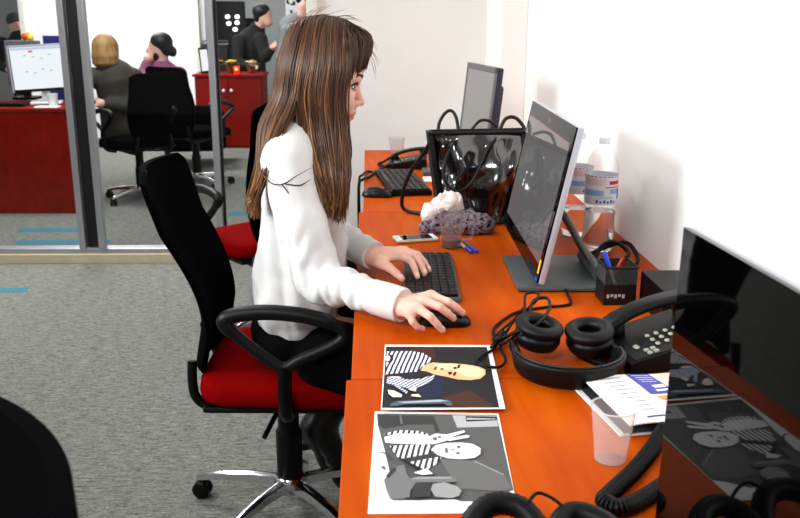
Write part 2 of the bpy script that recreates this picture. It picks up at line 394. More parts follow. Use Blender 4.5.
# rooms behind the glazing
M['far_white'] = mat('far_white_wall', S(238, 240, 244), 0.7)
M['far_grey'] = mat('far_grey_wall', S(150, 152, 152), 0.7)
struct(MB().box((-2.78, 10.05, H / 2), (1.95, 0.1, H)), 'wall_meeting', M['far_white'])
struct(MB().box((-1.88, 9.95, H / 2), (0.05, 0.12, H)), 'trim_9', M['white_trim'])
struct(MB().box((-3.77, 9.98, H / 2), (0.05, 0.12, H)), 'trim_10', M['white_trim'])
struct(MB().box((-2.2, 12.9, H / 2), (7.6, 0.12, H)), 'wall_far', M['far_grey'])
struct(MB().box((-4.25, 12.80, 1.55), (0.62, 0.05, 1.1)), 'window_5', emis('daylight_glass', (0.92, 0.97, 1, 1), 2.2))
struct(MB().box((-4.66, 12.80, 1.55), (0.05, 0.07, 1.2)), 'trim_11', M['white_trim'])

# ---------------------------------------------------------------- desks
DZ = 0.74
def desk(y0, y1, x0, label, edge_only=False):
    t = thing('desk', label, 'desk', ((x0 + WX) / 2, (y0 + y1) / 2, 0), 0, 'orange veneer desks along the wall')
    wd = WX - 0.004 - x0; ln = y1 - y0 - 0.003
    MB().box((0, 0, DZ - 0.014), (wd, ln, 0.028), bev=0.0025).build('desktop', M['desk'], t)
    for sgn in (-1, 1):
        MB().box((0.02, sgn * (ln / 2 - 0.03), (DZ - 0.028) / 2), (wd - 0.12, 0.022, DZ - 0.028), bev=0.002).build('side_panel', M['desk'], t)
    MB().box((wd / 2 - 0.06, 0, 0.48), (0.018, ln - 0.1, 0.4), bev=0.002).build('modesty_panel', M['desk'], t)
    return t
desk(0.10, 1.478, -0.045, 'orange veneer desk nearest the camera, under the two printed photographs')
desk(1.478, 2.872, -0.036, 'orange veneer desk under the keyboard and tilted all-in-one computer')
desk(2.872, 4.25, -0.022, 'orange veneer desk farthest away, under the black handbag')

# ---------------------------------------------------------------- helper: helix cord
def helix(path, rad, pitch, wire, seg=6, per=10):
    P = [Vector(p) for p in path]; mb = MB(); out = []; u = None; L = 0.0; tot = 0
    acc = [0.0]
    for i in range(1, len(P)): acc.append(acc[-1] + (P[i] - P[i - 1]).length)
    n = int(acc[-1] / pitch * per)
    j = 0
    for k in range(n + 1):
        s = acc[-1] * k / n
        while j < len(P) - 2 and acc[j + 1] < s: j += 1
        t = (s - acc[j]) / max(1e-9, acc[j + 1] - acc[j]); c = P[j].lerp(P[j + 1], t); d = (P[j + 1] - P[j]).normalized()
        if u is None: u = d.orthogonal().normalized()
        u = (u - d * u.dot(d)).normalized(); v = d.cross(u); a = 2 * math.pi * k / per
        out.append(c + (u * math.cos(a) + v * math.sin(a)) * rad)
    mb.tube(out, wire, seg); return mb

# ---------------------------------------------------------------- computers
def screen_text(name, txt, size, m, parent, mw):
    c = bpy.data.curves.new(name, 'FONT'); c.body = txt; c.size = size; c.align_x = 'CENTER'; c.align_y = 'CENTER'; c.materials.append(m)
    o0 = bpy.data.objects.new(name, c); COL.objects.link(o0); dg = bpy.context.evaluated_depsgraph_get(); me = bpy.data.meshes.new_from_object(o0.evaluated_get(dg)); bpy.data.objects.remove(o0)
    o = bpy.data.objects.new(name, me); COL.objects.link(o); o.parent = parent; o.matrix_local = mw; return o

M['display'] = mat('dim_display', S(20, 20, 22), 0.03, spec=0.5, emit=(0.62, 0.60, 0.60, 1), estr=0.17)
M['display_matte'] = mat('wall_reflection_glow', S(70, 70, 70), 0.35, spec=0.5, emit=(0.72, 0.68, 0.62, 1), estr=0.28)  # pale glow imitates the white wall reflected in the far monitor
M['pink_bar'] = mat('pink_toolbar', S(60, 20, 18), 0.05, emit=(0.75, 0.25, 0.22, 1), estr=0.25)
M['bezel'] = mat('black_bezel', S(8, 8, 9), 0.06, spec=0.12)
M['logo_grey'] = mat('pale_logo', S(150, 150, 150), 0.4)
M['yellow_sticker'] = mat('yellow_sticker', S(240, 190, 20), 0.5)
M['blue_sticker'] = mat('blue_sticker', S(30, 60, 170), 0.5)

def tilt_m(z, t): return Matrix.Translation((0, 0, z)) @ Matrix.Rotation(t, 4, 'Y')
# tilted all-in-one on the woman's desk
t = thing('all_in_one_computer', 'silver all-in-one computer tilted back, facing the woman, screen mirroring the handbag', 'computer', (0.403, 1.972, DZ), R(-1.26))
W_, H_ = 0.629, 0.385; TM = tilt_m(0.025, R(11.11))
b = MB(); b.T = TM; b.box((0.0105, W_ / 2, H_ / 2), (0.017, W_, H_), bev=0.005); b.box((0.03, W_ / 2 + 0.02, H_ / 2), (0.03, W_ * 0.7, H_ * 0.7), bev=0.013)
hs = b.build('housing', M['silver'], t)
b = MB(); b.T = TM; b.box((0.0005, W_ / 2, H_ / 2), (0.004, W_ - 0.004, H_ - 0.004)); b.build('screen', M['bezel'], t)
b = MB(); b.T = TM; b.box((-0.0017, W_ / 2, H_ / 2 + 0.0), (0.0008, W_ - 0.05, H_ - 0.085)); b.build('display', M['display'], t)
b = MB(); b.T = TM; b.box((-0.0022, W_ / 2, H_ / 2 + 0.1465), (0.0006, W_ - 0.05, 0.004)); b.build('display_toolbar', M['pink_bar'], t)
b = MB(); b.T = TM; b.box((-0.002, 0.016, 0.04), (0.0008, 0.014, 0.034)); b.build('sticker', M['yellow_sticker'], t)['label'] = 'yellow sticker'
b = MB(); b.T = TM; b.box((-0.002, 0.02, 0.008), (0.0008, 0.026, 0.008)); b.build('sticker', M['blue_sticker'], t)['label'] = 'blue sticker'
screen_text('logo', 'hp', 0.022, M['logo_grey'], t, TM @ Matrix.Translation((-0.0022, W_ / 2, H_ - 0.022)) @ Matrix(((0, 0, -1, 0), (-1, 0, 0, 0), (0, 1, 0, 0), (0, 0, 0, 1))))
b = MB(); b.prism([(-0.045, 0.012), (0.185, 0.012), (0.185, 0.30), (-0.045, 0.30)], 0.012, Matrix.Translation((0, 0, 0.003)), bev=0.004); b.build('base', M['slate'], t)
b = MB(); b.box((0.07, 0.156, 0.0035), (0.222, 0.28, 0.005)); b.build('base_foot', M['black'], t)
b = MB(); b.tube([(0.165, 0.07, 0.032), (0.165, 0.24, 0.032)], 0.018, 16); b.build('hinge', M['slate'], t)
b = MB(); b.T = Matrix.Translation((0.165, 0.155, 0.03)) @ Matrix.Rotation(R(-31), 4, 'Y'); b.box((0, 0, 0.085), (0.012, 0.13, 0.18), bev=0.005); b.build('stand_arm', M['slate'], t)

# near screen at the right edge
t = thing('all_in_one_computer', 'black glossy screen in the right corner mirroring the two photographs', 'computer', (0.381, 0.642, DZ), R(3.84))
b = MB(); b.box((0.010, 0, 0.2265), (0.012, 0.62, 0.383), bev=0.004); b.box((0.026, 0, 0.22), (0.03, 0.5, 0.3), bev=0.012); b.build('housing', M['silver'], t)
b = MB(); b.box((0.002, 0, 0.2265), (0.006, 0.618, 0.381)); b.build('screen', M['screen_glass'], t)
b = MB(); b.prism([(-0.05, -0.14), (0.17, -0.14), (0.17, 0.14), (-0.05, 0.14)], 0.012, bev=0.004); b.build('base', M['black'], t)
b = MB(); b.tube([(0.15, -0.08, 0.025), (0.15, 0.08, 0.025)], 0.016, 16); b.build('hinge', M['slate'], t)
b = MB(); b.T = Matrix.Translation((0.15, 0, 0.02)) @ Matrix.Rotation(R(-35), 4, 'Y'); b.box((0, 0, 0.08), (0.012, 0.12, 0.17), bev=0.005); b.build('stand_arm', M['slate'], t)

# far screen beyond the handbag
t = thing('monitor', 'grey framed monitor beyond the handbag on the farthest desk', 'monitor', (0.463, 3.40, DZ), R(10))
TM = tilt_m(0.105, R(6)); W_, H_ = 0.40, 0.345
b = MB(); b.T = TM; b.box((0.016, W_ / 2, H_ / 2), (0.026, W_, H_), bev=0.006); b.box((0.045, W_ / 2, H_ / 2), (0.05, W_ * 0.6, H_ * 0.6), bev=0.015)
M['navy_plastic'] = mat('dark_blue_plastic', S(14, 18, 38), 0.4)
b.build('housing', M['navy_plastic'], t)
b = MB(); b.T = TM
for c, d in [((0.001, W_ / 2, H_ - 0.012), (0.008, W_, 0.024)), ((0.001, W_ / 2, 0.012), (0.008, W_, 0.024)), ((0.001, 0.01, H_ / 2), (0.008, 0.02, H_)), ((0.001, W_ - 0.01, H_ / 2), (0.008, 0.02, H_))]: b.box(c, d, bev=0.002)
M['grey_frame'] = mat('grey_screen_frame', S(86, 86, 88), 0.4)
b.build('bezel', M['grey_frame'], t)
b = MB(); b.T = TM; b.box((0.001, W_ / 2, H_ / 2), (0.004, W_ - 0.038, H_ - 0.046)); b.build('display', M['display_matte'], t)
b = MB(); b.box((0.075, W_ / 2, 0.12), (0.025, 0.07, 0.22), bev=0.006); b.build('neck', M['black'], t)
b = MB(); b.lathe([(0.0, 0), (0.105, 0), (0.11, 0.006), (0.10, 0.014), (0.0, 0.02)], 32, Matrix.Translation((0.08, W_ / 2, 0)), cap=False); b.build('base', M['black'], t)

# keyboards
def keyboard(name_label, loc, rz, lx, ly, rows, cols, hgt=0.012, trim=None):
    t = thing('keyboard', name_label, 'keyboard', loc, rz, None)
    MB().box((0, 0, hgt / 2), (lx, ly, hgt), bev=0.003).build('keyboard_case', trim or M['black'], t)
    MB().box((-0.001, 0, hgt + 0.0003), (lx - 0.008, ly - 0.008, 0.0016), bev=0.0005).build('key_plate', M['black'], t)
    kx = (lx - 0.012) / rows; ky = (ly - 0.012) / cols
    me = None
    for i in range(rows):                        # rows run away from the typist (+x), columns along y
        j = 0
        while j < cols:
            span = 1
            if i == 0 and j == 4: span = 6
            if me is None or span > 1:
                kb = MB(); kb.box((0, 0, 0), (kx * 0.84, ky * (span - 0.16), 0.006), bev=0.0016); o = kb.build('key', M['keycap'], t)
                if span == 1: me = o.data
            else:
                o = bpy.data.objects.new('key', me); COL.objects.link(o); o.parent = t
            o.location = (-lx / 2 + 0.006 + kx * (i + 0.5), ly / 2 - 0.006 - ky * (j + span / 2), hgt + 0.0035)
            j += span
    return t
M['keycap'] = mat('black_keycap', S(9, 9, 10), 0.4, spec=0.3)
k = keyboard('black compact keyboard with pale edge under the woman’s left hand', (0.154, 2.103, DZ), R(-2), 0.132, 0.385, 6, 16, 0.014, M['slate'])
k2 = keyboard('black keyboard on the farthest desk beside the black computer mouse', (0.130, 3.35, DZ), R(7), 0.155, 0.44, 6, 16, 0.02)

# mice
def mouse(label, loc, rz):
    t = thing('computer_mouse', label, 'computer mouse', loc, rz)
    prof = [(-0.055, 0.012, 0.010), (-0.048, 0.024, 0.024), (-0.03, 0.031, 0.034), (-0.005, 0.032, 0.038), (0.02, 0.030, 0.033), (0.042, 0.026, 0.022), (0.053, 0.018, 0.014), (0.057, 0.008, 0.009)]
    rs = []
    for x, hw, hh in prof:
        r = []
        for q in range(20):
            a = 2 * math.pi * q / 20; cy = math.cos(a); cz = math.sin(a)
            r.append((x, hw * abs(cy) ** 0.8 * (1 if cy >= 0 else -1), (0.004 + (hh - 0.004) * max(0, cz) ** 0.9) if cz > 0 else 0.001 + 0.003 * (1 + cz)))
        rs.append(r)
    MB().rings(rs).build('mouse_shell', M['mouse'], t, 60)
    b = MB(); b.tube([(0.030, -0.004, 0.028), (0.030, 0.004, 0.028)], 0.006, 12); b.build('scroll_wheel', M['grey_plastic'], t)
    return t
M['mouse'] = mat('mouse_plastic', S(5, 5, 6), 0.3, spec=0.3)
mouse('black computer mouse under the woman’s right hand', (0.163, 1.772, DZ), R(-6))
mouse('black computer mouse on the farthest desk beside the keyboard', (0.030, 3.13, DZ), R(-8))

# ---------------------------------------------------------------- telephones
M['phone_key'] = mat('pale_phone_button', S(140, 140, 130), 0.5)
M['phone_body'] = mat('black_phone_plastic', S(6, 6, 7), 0.42, spec=0.22)
M['phone_gloss'] = mat('dark_grey_handset_plastic', S(10, 11, 12), 0.36, spec=0.2)
def telephone(label, loc, rz):
    t = thing('desk_telephone', label, 'telephone', loc, rz)          # user stands on -x, handset on +y
    L, Wd = 0.20, 0.165
    prof = [(0, 0.002), (0, 0.022), (0.012, 0.028), (L - 0.02, 0.066), (L, 0.060), (L, 0.002)]
    b = MB(); b.prism([(x, z) for x, z in prof], Wd, Matrix(((1, 0, 0, 0), (0, 0, -1, Wd / 2), (0, 1, 0, 0), (0, 0, 0, 1))), bev=0.003)
    b.build('phone_body', M['phone_body'], t)
    sl = math.atan2(0.038, L - 0.032)
    def on(x, y, up=0.0): return Matrix.Translation((x, y, 0.028 + (x - 0.012) * math.tan(sl) + up)) @ Matrix.Rotation(-sl, 4, 'Y')
    b = MB(); b.T = on(0.092, -0.032); b.box((0, 0, 0), (0.165, 0.094, 0.004), bev=0.0015); b.build('key_panel', M['phone_gloss'], t)
    for i in range(3):
        for j in range(4):
            b = MB(); b.T = on(0.075 + j * 0.019 - 0.0 * i, -0.006 - i * 0.020, 0.004); b.ball((0, 0, 0), (0.0048, 0.0062, 0.003), 12); b.build('button', M['phone_key'], t)
    b = MB(); b.T = on(0.036, -0.035, 0.004); b.ball((0, 0, 0), (0.006, 0.009, 0.003), 14); b.build('button', M['phone_key'], t)
    for i in range(2):
        for j in range(2):
            b = MB(); b.T = on(0.045 + 0.013 * j, -0.058 - 0.013 * i, 0.004); b.box((0, 0, 0), (0.009, 0.009, 0.004), bev=0.001); b.build('button', M['phone_key'], t)
    for q in range(2):
        b = MB(); b.T = on(0.168, -0.025 - 0.02 * q, 0.004); b.box((0, 0, 0), (0.006, 0.012, 0.004), bev=0.001); b.build('button', M['white_paper'], t)
    # handset: an arched bar with two cups
    hy = 0.052
    pts = spl([(0.012, hy, 0.044), (0.035, hy, 0.063), (0.08, hy, 0.083), (0.13, hy, 0.096), (0.18, hy, 0.101), (0.225, hy, 0.096)], 6)
    b = MB(); rs = []
    for i, p in enumerate(pts):
        f = i / (len(pts) - 1); wv = 0.021 + 0.005 * (abs(2 * f - 1) ** 2); hv = 0.010 + 0.003 * abs(2 * f - 1) ** 3
        tv = (pts[min(i + 1, len(pts) - 1)] - pts[max(i - 1, 0)]).normalized(); nv = Vector((-tv.z, 0, tv.x))
        if i in (0, len(pts) - 1): wv *= 0.55; hv *= 0.5
        rs.append([p + Vector((0, 1, 0)) * (wv * math.copysign(abs(math.cos(a)) ** 0.6, math.cos(a))) + nv * (hv * math.copysign(abs(math.sin(a)) ** 0.6, math.sin(a))) for a in [2 * math.pi * q / 20 for q in range(20)]])
    b.rings(rs); hset = b.build('handset', M['phone_gloss'], t, 50)
    for x, z in ((0.032, 0.044), (0.185, 0.080)):
        b = MB(); b.lathe([(0.0, -0.014), (0.019, -0.014), (0.023, -0.008), (0.023, 0.008), (0.018, 0.016), (0, 0.016)], 20, Matrix.Translation((x, hy, z)) @ Matrix.Rotation(-sl, 4, 'Y'), cap=False); b.build('handset_cup', M['phone_body'], hset)
    cp = spl([(0.012, hy, 0.045), (-0.025, 0.062, 0.016), (-0.05, 0.02, 0.009), (-0.032, -0.035, 0.009), (-0.01, -0.055, 0.009), (-0.004, -0.03, 0.010)], 8)
    helix(cp, 0.0062, 0.0052, 0.0021, 5, 9).build('coiled_cord', M['black'], t, 180)
    return t
telephone('black desk telephone with pale buttons beside the large headphones', (0.468, 1.560, DZ), R(12))
far_tel = telephone('small dark desk telephone on the farthest desk in front of the empty glass', (0.085, 3.78, DZ), R(-4))
far_tel.scale = (0.85, 0.95, 0.72)
b = MB(); b.box((0, 0, 0.039), (0.115, 0.165, 0.078), bev=0.004)
o = b.build('box', M['black_box'] if 'black_box' in M else M['black'], None); o.location = (0.690, 1.830, DZ)
tag(o, 'plain black box against the wall behind the desk telephone', 'box')

# ---------------------------------------------------------------- pen cup
t = thing('pen_holder', 'black mesh pen holder with pens beside the black box', 'pen holder', (0.580, 1.925, DZ))
M['mesh_metal'] = mat('black_mesh_metal', S(9, 9, 10), 0.4, spec=0.4)
pw, pd, ph = 0.074, 0.074, 0.090
b = MB(); b.box((0, 0, 0.003), (pw, pd, 0.006), bev=0.001)
b.build('holder_base', M['mesh_metal'], t)
for a in range(4):
    b = MB(); b.T = Matrix.Rotation(a * math.pi / 2, 4, 'Z')
    n = 22
    b.box((0, pd / 2, 0.025), (pw, 0.0016, 0.05))
    for q in range(-n, n + 1):                         # two families of slanted wires
        for sg in (1, -1):
            x0 = q * pw / n; z0 = 0.05; x1 = x0 + sg * 0.04; 
            lo, hi = -pw / 2, pw / 2
            A = Vector((x0, pd / 2, z0)); B = Vector((x1, pd / 2, ph))
            ta, tb = 0.0, 1.0
            for lim, sign in ((lo, 1), (hi, -1)):
                fa = (A.x - lim) * sign; fb = (B.x - lim) * sign
                if fa < 0 and fb < 0: ta, tb = 1, 0
                elif fa < 0: ta = max(ta, fa / (fa - fb))
                elif fb < 0: tb = min(tb, fa / (fa - fb))
            if tb - ta > 0.05: b.tube([A.lerp(B, ta), A.lerp(B, tb)], 0.0007, 4)
    b.build('mesh_wall', M['mesh_metal'], t, 0)
b = MB(); b.tube([(-pw / 2, -pd / 2, ph), (pw / 2, -pd / 2, ph), (pw / 2, pd / 2, ph), (-pw / 2, pd / 2, ph)], 0.003, 8, True); b.build('rim', M['mesh_metal'], t)
b = MB()
for q in range(5): b.box((-0.028 + q * 0.009, -pd / 2 - 0.0012, 0.022 + 0.002 * (q % 2)), (0.006, 0.0008, 0.009 - 0.003 * (q % 2)))
b.build('maker_mark', M['logo_grey'], t)
def pen(label, pts, cap, body, group=None, parent=None):
    t = thing('pen', label, 'pen', pts[0], 0, group)
    a = Vector((0, 0, 0)); d = Vector(pts[1]) - Vector(pts[0]); L = d.length; q = d.to_track_quat('Z', 'Y').to_matrix().to_4x4()
    MB().lathe([(0, 0), (0.001, 0), (0.0038, 0.012), (0.0042, L * 0.66), (0, L * 0.66)], 12, q, cap=False).build('barrel', body, t)
    MB().lathe([(0, L * 0.66), (0.0052, L * 0.66), (0.0052, L - 0.004), (0.003, L), (0, L)], 12, q, cap=False).build('cap', cap, t)
    b = MB(); b.T = q; b.box((0.0062, 0, L * 0.84), (0.0015, 0.003, L * 0.24), bev=0.0005); b.build('clip', cap, t)
    return t
M['blue_plastic'] = mat('blue_pen_plastic', S(24, 60, 190), 0.3)
M['white_plastic'] = mat('white_pen_plastic', S(220, 222, 224), 0.35)
M['red_plastic'] = mat('red_pen_plastic', S(150, 20, 20), 0.35)
pen('white pen with blue cap standing in the mesh holder', ((0.588, 1.912, DZ + 0.008), (0.548, 1.930, DZ + 0.118)), M['blue_plastic'], M['white_plastic'])
pen('dark red pen lying low inside the mesh holder', ((0.560, 1.940, DZ + 0.008), (0.598, 1.942, DZ + 0.100)), M['red_plastic'], M['red_plastic'])
pen('blue ballpoint pen lying beside the glass mug, nearer the keyboard', ((0.255, 2.470, DZ + 0.006), (0.287, 2.335, DZ + 0.006)), M['blue_plastic'], M['white_plastic'])
pen('blue ballpoint pen lying beside the glass mug, nearer the tilted computer', ((0.277, 2.475, DZ + 0.006), (0.303, 2.338, DZ + 0.006)), M['blue_plastic'], M['slate'])

# ---------------------------------------------------------------- smartphone
t = thing('smartphone', 'white and gold smartphone lying beside the glass mug', 'phone', (0.137, 2.492, DZ), R(13))
M['gold'] = mat('pale_gold_metal', S(214, 196, 150), 0.35, metal=0.5)
MB().box((0, 0, 0.0045), (0.128, 0.062, 0.009), bev=0.004, seg=3).build('phone_body', M['gold'], t)
MB().box((0, 0, 0.0092), (0.126, 0.060, 0.0012), bev=0.0005).build('phone_front', M['white_plastic'], t)
MB().box((0.002, 0, 0.0099), (0.092, 0.053, 0.0006)).build('phone_screen', M['screen_glass'], t)
MB().lathe([(0, 0.0097), (0.005, 0.0097), (0.005, 0.0103), (0, 0.0103)], 16, Matrix.Translation((-0.055, 0, 0)), cap=False).build('home_button', M['silver'], t)

# ---------------------------------------------------------------- glasses and cups
def vessel(name, label, cat, loc, prof_out, th, m, group=None, seg=32):
    t = thing(name, label, cat, loc, 0, group)
    inn = [(r - th, max(z, th * 1.5)) for r, z in prof_out]
    MB().lathe([(0, prof_out[0][1])] + prof_out + inn[::-1] + [(0, th * 1.5)], seg, cap=False).build('vessel', m, t, 60)
    return t
M['mug_glass'] = thin_glass('mug_glass', (0.95, 0.95, 0.95, 1), 1.75, 0.02, 0.055, (0.8, 0.8, 0.8, 1))
t = vessel('glass_mug', 'glass mug with dark coffee dregs beside the smartphone', 'mug', (0.236, 2.412, DZ), [(0.026, 0), (0.029, 0.003), (0.032, 0.05), (0.036, 0.11)], 0.0025, M['mug_glass'])
hp = spl([(0.033, 0, 0.096), (0.05, 0, 0.098), (0.062, 0, 0.085), (0.062, 0, 0.05), (0.056, 0, 0.026), (0.031, 0, 0.022)], 6)
MB().tube([Vector((p.x, p.y - 0.15 * (p.x - 0.03), p.z)) for p in hp], 0.0045, 10).build('handle', M['mug_glass'], t, 180)
MB().lathe([(0, 0.0045), (0.0265, 0.0045), (0.0272, 0.024), (0, 0.024)], 28, cap=False).build('coffee', mat('coffee', S(40, 16, 6), 0.15), t, 60)
t = vessel('drinking_glass', 'empty clear glass at the far end of the farthest desk', 'glass', (0.135, 4.16, DZ), [(0.030, 0), (0.032, 0.003), (0.040, 0.075)], 0.002, M['mug_glass'])
M['cup_plastic'] = thin_glass('cup_plastic', (0.99, 0.985, 0.98, 1), 1.3, 0.03, 0.11, (0.9, 0.88, 0.87, 1))
t = vessel('plastic_cup', 'clear disposable plastic cup beside the folded newspaper', 'cup', (0.364, 1.170, DZ), [(0.0225, 0), (0.024, 0.002), (0.025, 0.018), (0.0335, 0.088)], 0.0009, M['cup_plastic'])
MB().tube([(0.0338 * math.cos(a), 0.0338 * math.sin(a), 0.088) for a in [2 * math.pi * q / 36 for q in range(36)]], 0.0016, 6, True).build('rim', thin_glass('rim_plastic', (0.9, 0.9, 0.9, 1), 1.5, 0.1, 0.4, (0.9, 0.9, 0.9, 1)), t, 180)

# ---------------------------------------------------------------- bottles
M['water'] = mat('water', (0.95, 0.97, 0.97, 1), 0.02, trans=1.0, ior=1.33, spec=0.5)
M['bottle_plastic'] = thin_glass('bottle_plastic', (0.985, 0.985, 0.985, 1), 1.25, 0.02, 0.06, (0.85, 0.87, 0.88, 1))
M['label_white'] = mat('white_bottle_label', S(226, 230, 238), 0.5)
M['label_pink'] = mat('pink_label_band', S(228, 196, 194), 0.5)
M['label_red'] = mat('red_label_print', S(200, 30, 40), 0.5)
M['label_blue'] = mat('blue_label_print', S(150, 180, 222), 0.5)
def bottle(label, loc, rz, fill, capc, s=1.0):
    t = thing('water_bottle', label, 'bottle', loc, rz)
    prof = [(0.030, 0.0), (0.042, 0.004), (0.0455, 0.016), (0.046, 0.06), (0.0435, 0.075), (0.043, 0.10), (0.0455, 0.118), (0.046, 0.135), (0.045, 0.137), (0.045, 0.222), (0.046, 0.224), (0.045, 0.245), (0.038, 0.268), (0.024, 0.288), (0.0145, 0.296), (0.0135, 0.31)]
    prof = [(r * s, z * s) for r, z in prof]
    MB().lathe([(0, 0)] + prof + [(0, 0.31 * s)], 36, cap=False).build('bottle_shell', M['bottle_plastic'], t, 60)
    wp = [(r - 0.0015, z + 0.0015) for r, z in prof if z < fill * s]; wp.append((wp[-1][0], fill * s))
    MB().lathe([(0, 0.0015)] + wp + [(0, fill * s)], 36, cap=False).build('water', M['water'], t, 60)
    MB().lathe([(0, 0.306 * s), (0.0155 * s, 0.306 * s), (0.0155 * s, 0.322 * s), (0.014 * s, 0.325 * s), (0, 0.325 * s)], 24, cap=False).build('cap', capc, t, 60)
    def band(z0, z1, a0, a1, m, nm, r=0.0456):
        b = MB(); n = max(2, int((a1 - a0) / 8)); v = []
        for q in range(n + 1):
            a = R(a0 + (a1 - a0) * q / n); v.append((Vector((r * s * math.cos(a), r * s * math.sin(a), z0 * s)), Vector((r * s * math.cos(a), r * s * math.sin(a), z1 * s))))
        for q in range(n): b.poly([v[q][0], v[q + 1][0], v[q + 1][1], v[q][1]])
        return b, m, nm
    mb = MB()
    def add(z0, z1, a0, a1, mi, r):
        mb.mi = mi; n = max(2, int((a1 - a0) / 8)); v = []
        for q in range(n + 1):
            a = R(a0 + (a1 - a0) * q / n); v.append((mb._v((r * s * math.cos(a), r * s * math.sin(a), z0 * s)), mb._v((r * s * math.cos(a), r * s * math.sin(a), z1 * s))))
        for q in range(n): mb._f([v[q][0], v[q + 1][0], v[q + 1][1], v[q][1]])
    add(0.140, 0.222, 0, 360, 0, 0.0457)
    add(0.196, 0.215, 185, 272, 1, 0.0459); add(0.198, 0.208, 282, 330, 2, 0.0459); add(0.166, 0.182, 190, 265, 3, 0.0459); add(0.172, 0.186, 286, 330, 3, 0.0459)
    for q in range(9): add(0.2175 , 0.2205, 200 + q * 15, 209 + q * 15, 2, 0.0459)
    for q in range(6): add(0.146, 0.155 - 0.003 * (q % 2), 238 + q * 13, 246 + q * 13, 4, 0.0459)
    add(0.160, 0.163, 250, 300, 3, 0.0459); add(0.189, 0.192, 270, 325, 2, 0.0459); add(0.156, 0.184, 322, 338, 4, 0.0459)
    M.setdefault('label_navy', mat('navy_label_print', S(40, 60, 150), 0.5))
    mb.build('label', [M['label_white'], M['label_pink'], M['label_red'], M['label_blue'], M['label_navy']], t, 60, fix=False)
    return t
bottle('clear water bottle with red and blue label by the wall, nearly full view', (0.652, 2.372, DZ), R(0), 0.118, M['white_plastic'])
bottle('water bottle half hidden behind the tilted computer', (0.628, 2.545, DZ), R(40), 0.09, M['white_plastic'], 0.97)
# loose cable behind the hinge
b = MB(); b.tube(spl([(0.60, 2.20, DZ + 0.02), (0.63, 2.24, DZ + 0.05), (0.67, 2.25, DZ + 0.055), (0.69, 2.20, DZ + 0.04), (0.66, 2.16, DZ + 0.03), (0.62, 2.19, DZ + 0.006), (0.60, 2.28, DZ + 0.004), (0.66, 2.30, DZ + 0.03), (0.705, 2.26, DZ + 0.05), (0.71, 2.18, DZ + 0.02), (0.65, 2.13, DZ + 0.005)], 8), 0.006, 8)
tag(b.build('power_cable', M['black'], None, 180), 'black cable bunched in front of the water bottle', 'cable')

# ---------------------------------------------------------------- printed photographs
def sheet(name, label, TL, TR, BL, BR, z, layers, th=0.0006):
    mb = MB(); mats = [M['white_paper']]
    TL, TR, BL, BR = [Vector((*p, 0)) for p in (TL, TR, BL, BR)]
    def P(u, v, zz): p = TL.lerp(TR, u).lerp(BL.lerp(BR, u), v); return (p.x, p.y, zz)
    c = [P(0, 0, z), P(1, 0, z), P(1, 1, z), P(0, 1, z)]; d = [P(0, 0, z + th), P(1, 0, z + th), P(1, 1, z + th), P(0, 1, z + th)]
    mb.rings([c, d])
    for i, (m, poly) in enumerate(layers):
        if m not in mats: mats.append(m)
        mb.mi = mats.index(m); mb.poly([P(u, v, z + th + 0.00012 * (i + 1)) for u, v in poly])
    bm = mb.bm
    bmesh.ops.recalc_face_normals(bm, faces=list(bm.faces))
    for f in bm.faces:
        if f.material_index and f.normal.z < 0: f.normal_flip()
    return tag(mb.build(name, mats, None, 0, fix=False), label, 'photograph')
def ink(name, c): return mat('ink_' + name, c, 0.55, spec=0.25)
def striped(name, c0, c1, per, rot):
    m = mat('ink_' + name, c0, 0.55, spec=0.25); nt = m.node_tree; b = nt.nodes['Principled BSDF']
    tc = nt.nodes.new('ShaderNodeTexCoord'); mp = nt.nodes.new('ShaderNodeMapping'); mp.inputs['Rotation'].default_value = (0, 0, R(rot))
    wv = nt.nodes.new('ShaderNodeTexWave'); wv.inputs['Scale'].default_value = 2 * math.pi / per / 20; wv.inputs['Distortion'].default_value = 1.6; wv.inputs['Detail Scale'].default_value = 0.6
    r = nt.nodes.new('ShaderNodeValToRGB'); r.color_ramp.interpolation = 'CONSTANT'; r.color_ramp.elements[0].color = c1; r.color_ramp.elements[1].position = 0.42; r.color_ramp.elements[1].color = c0
    nt.links.new(tc.outputs['Object'], mp.inputs[0]); nt.links.new(mp.outputs[0], wv.inputs['Vector']); nt.links.new(wv.outputs[0], r.inputs[0]); nt.links.new(r.outputs[0], b.inputs['Base Color']); return m
I = {k: ink(k, S(*v)) for k, v in dict(dark=(26, 26, 30), brown=(62, 34, 22), navy=(20, 28, 56), black=(12, 12, 14), face=(236, 178, 128), face_l=(246, 208, 168), pale=(240, 226, 210), mouth=(140, 50, 40), arm=(74, 84, 96), armhi=(160, 172, 186),
     grey=(82, 82, 82), dgrey=(50, 50, 50), lgrey=(170, 170, 170), white=(236, 236, 236), chair=(112, 112, 112), chairhi=(150, 150, 150), mid=(100, 100, 100)).items()}
I['stripe_b'] = striped('striped_shirt', S(226, 228, 236), S(24, 28, 60), 0.0085, 12)
I['stripe_c'] = striped('striped_cuff', S(226, 228, 236), S(40, 52, 120), 0.007, 40)
I['stripe_g'] = striped('striped_grey_shirt', S(232, 232, 232), S(40, 40, 40), 0.0085, 12)
def dia(u, v, a, b_, rot=0, n=14): return [(u + a * math.cos(t) * math.cos(rot) - b_ * math.sin(t) * math.sin(rot), v + a * math.cos(t) * math.sin(rot) + b_ * math.sin(t) * math.cos(rot)) for t in [2 * math.pi * q / n for q in range(n)]]
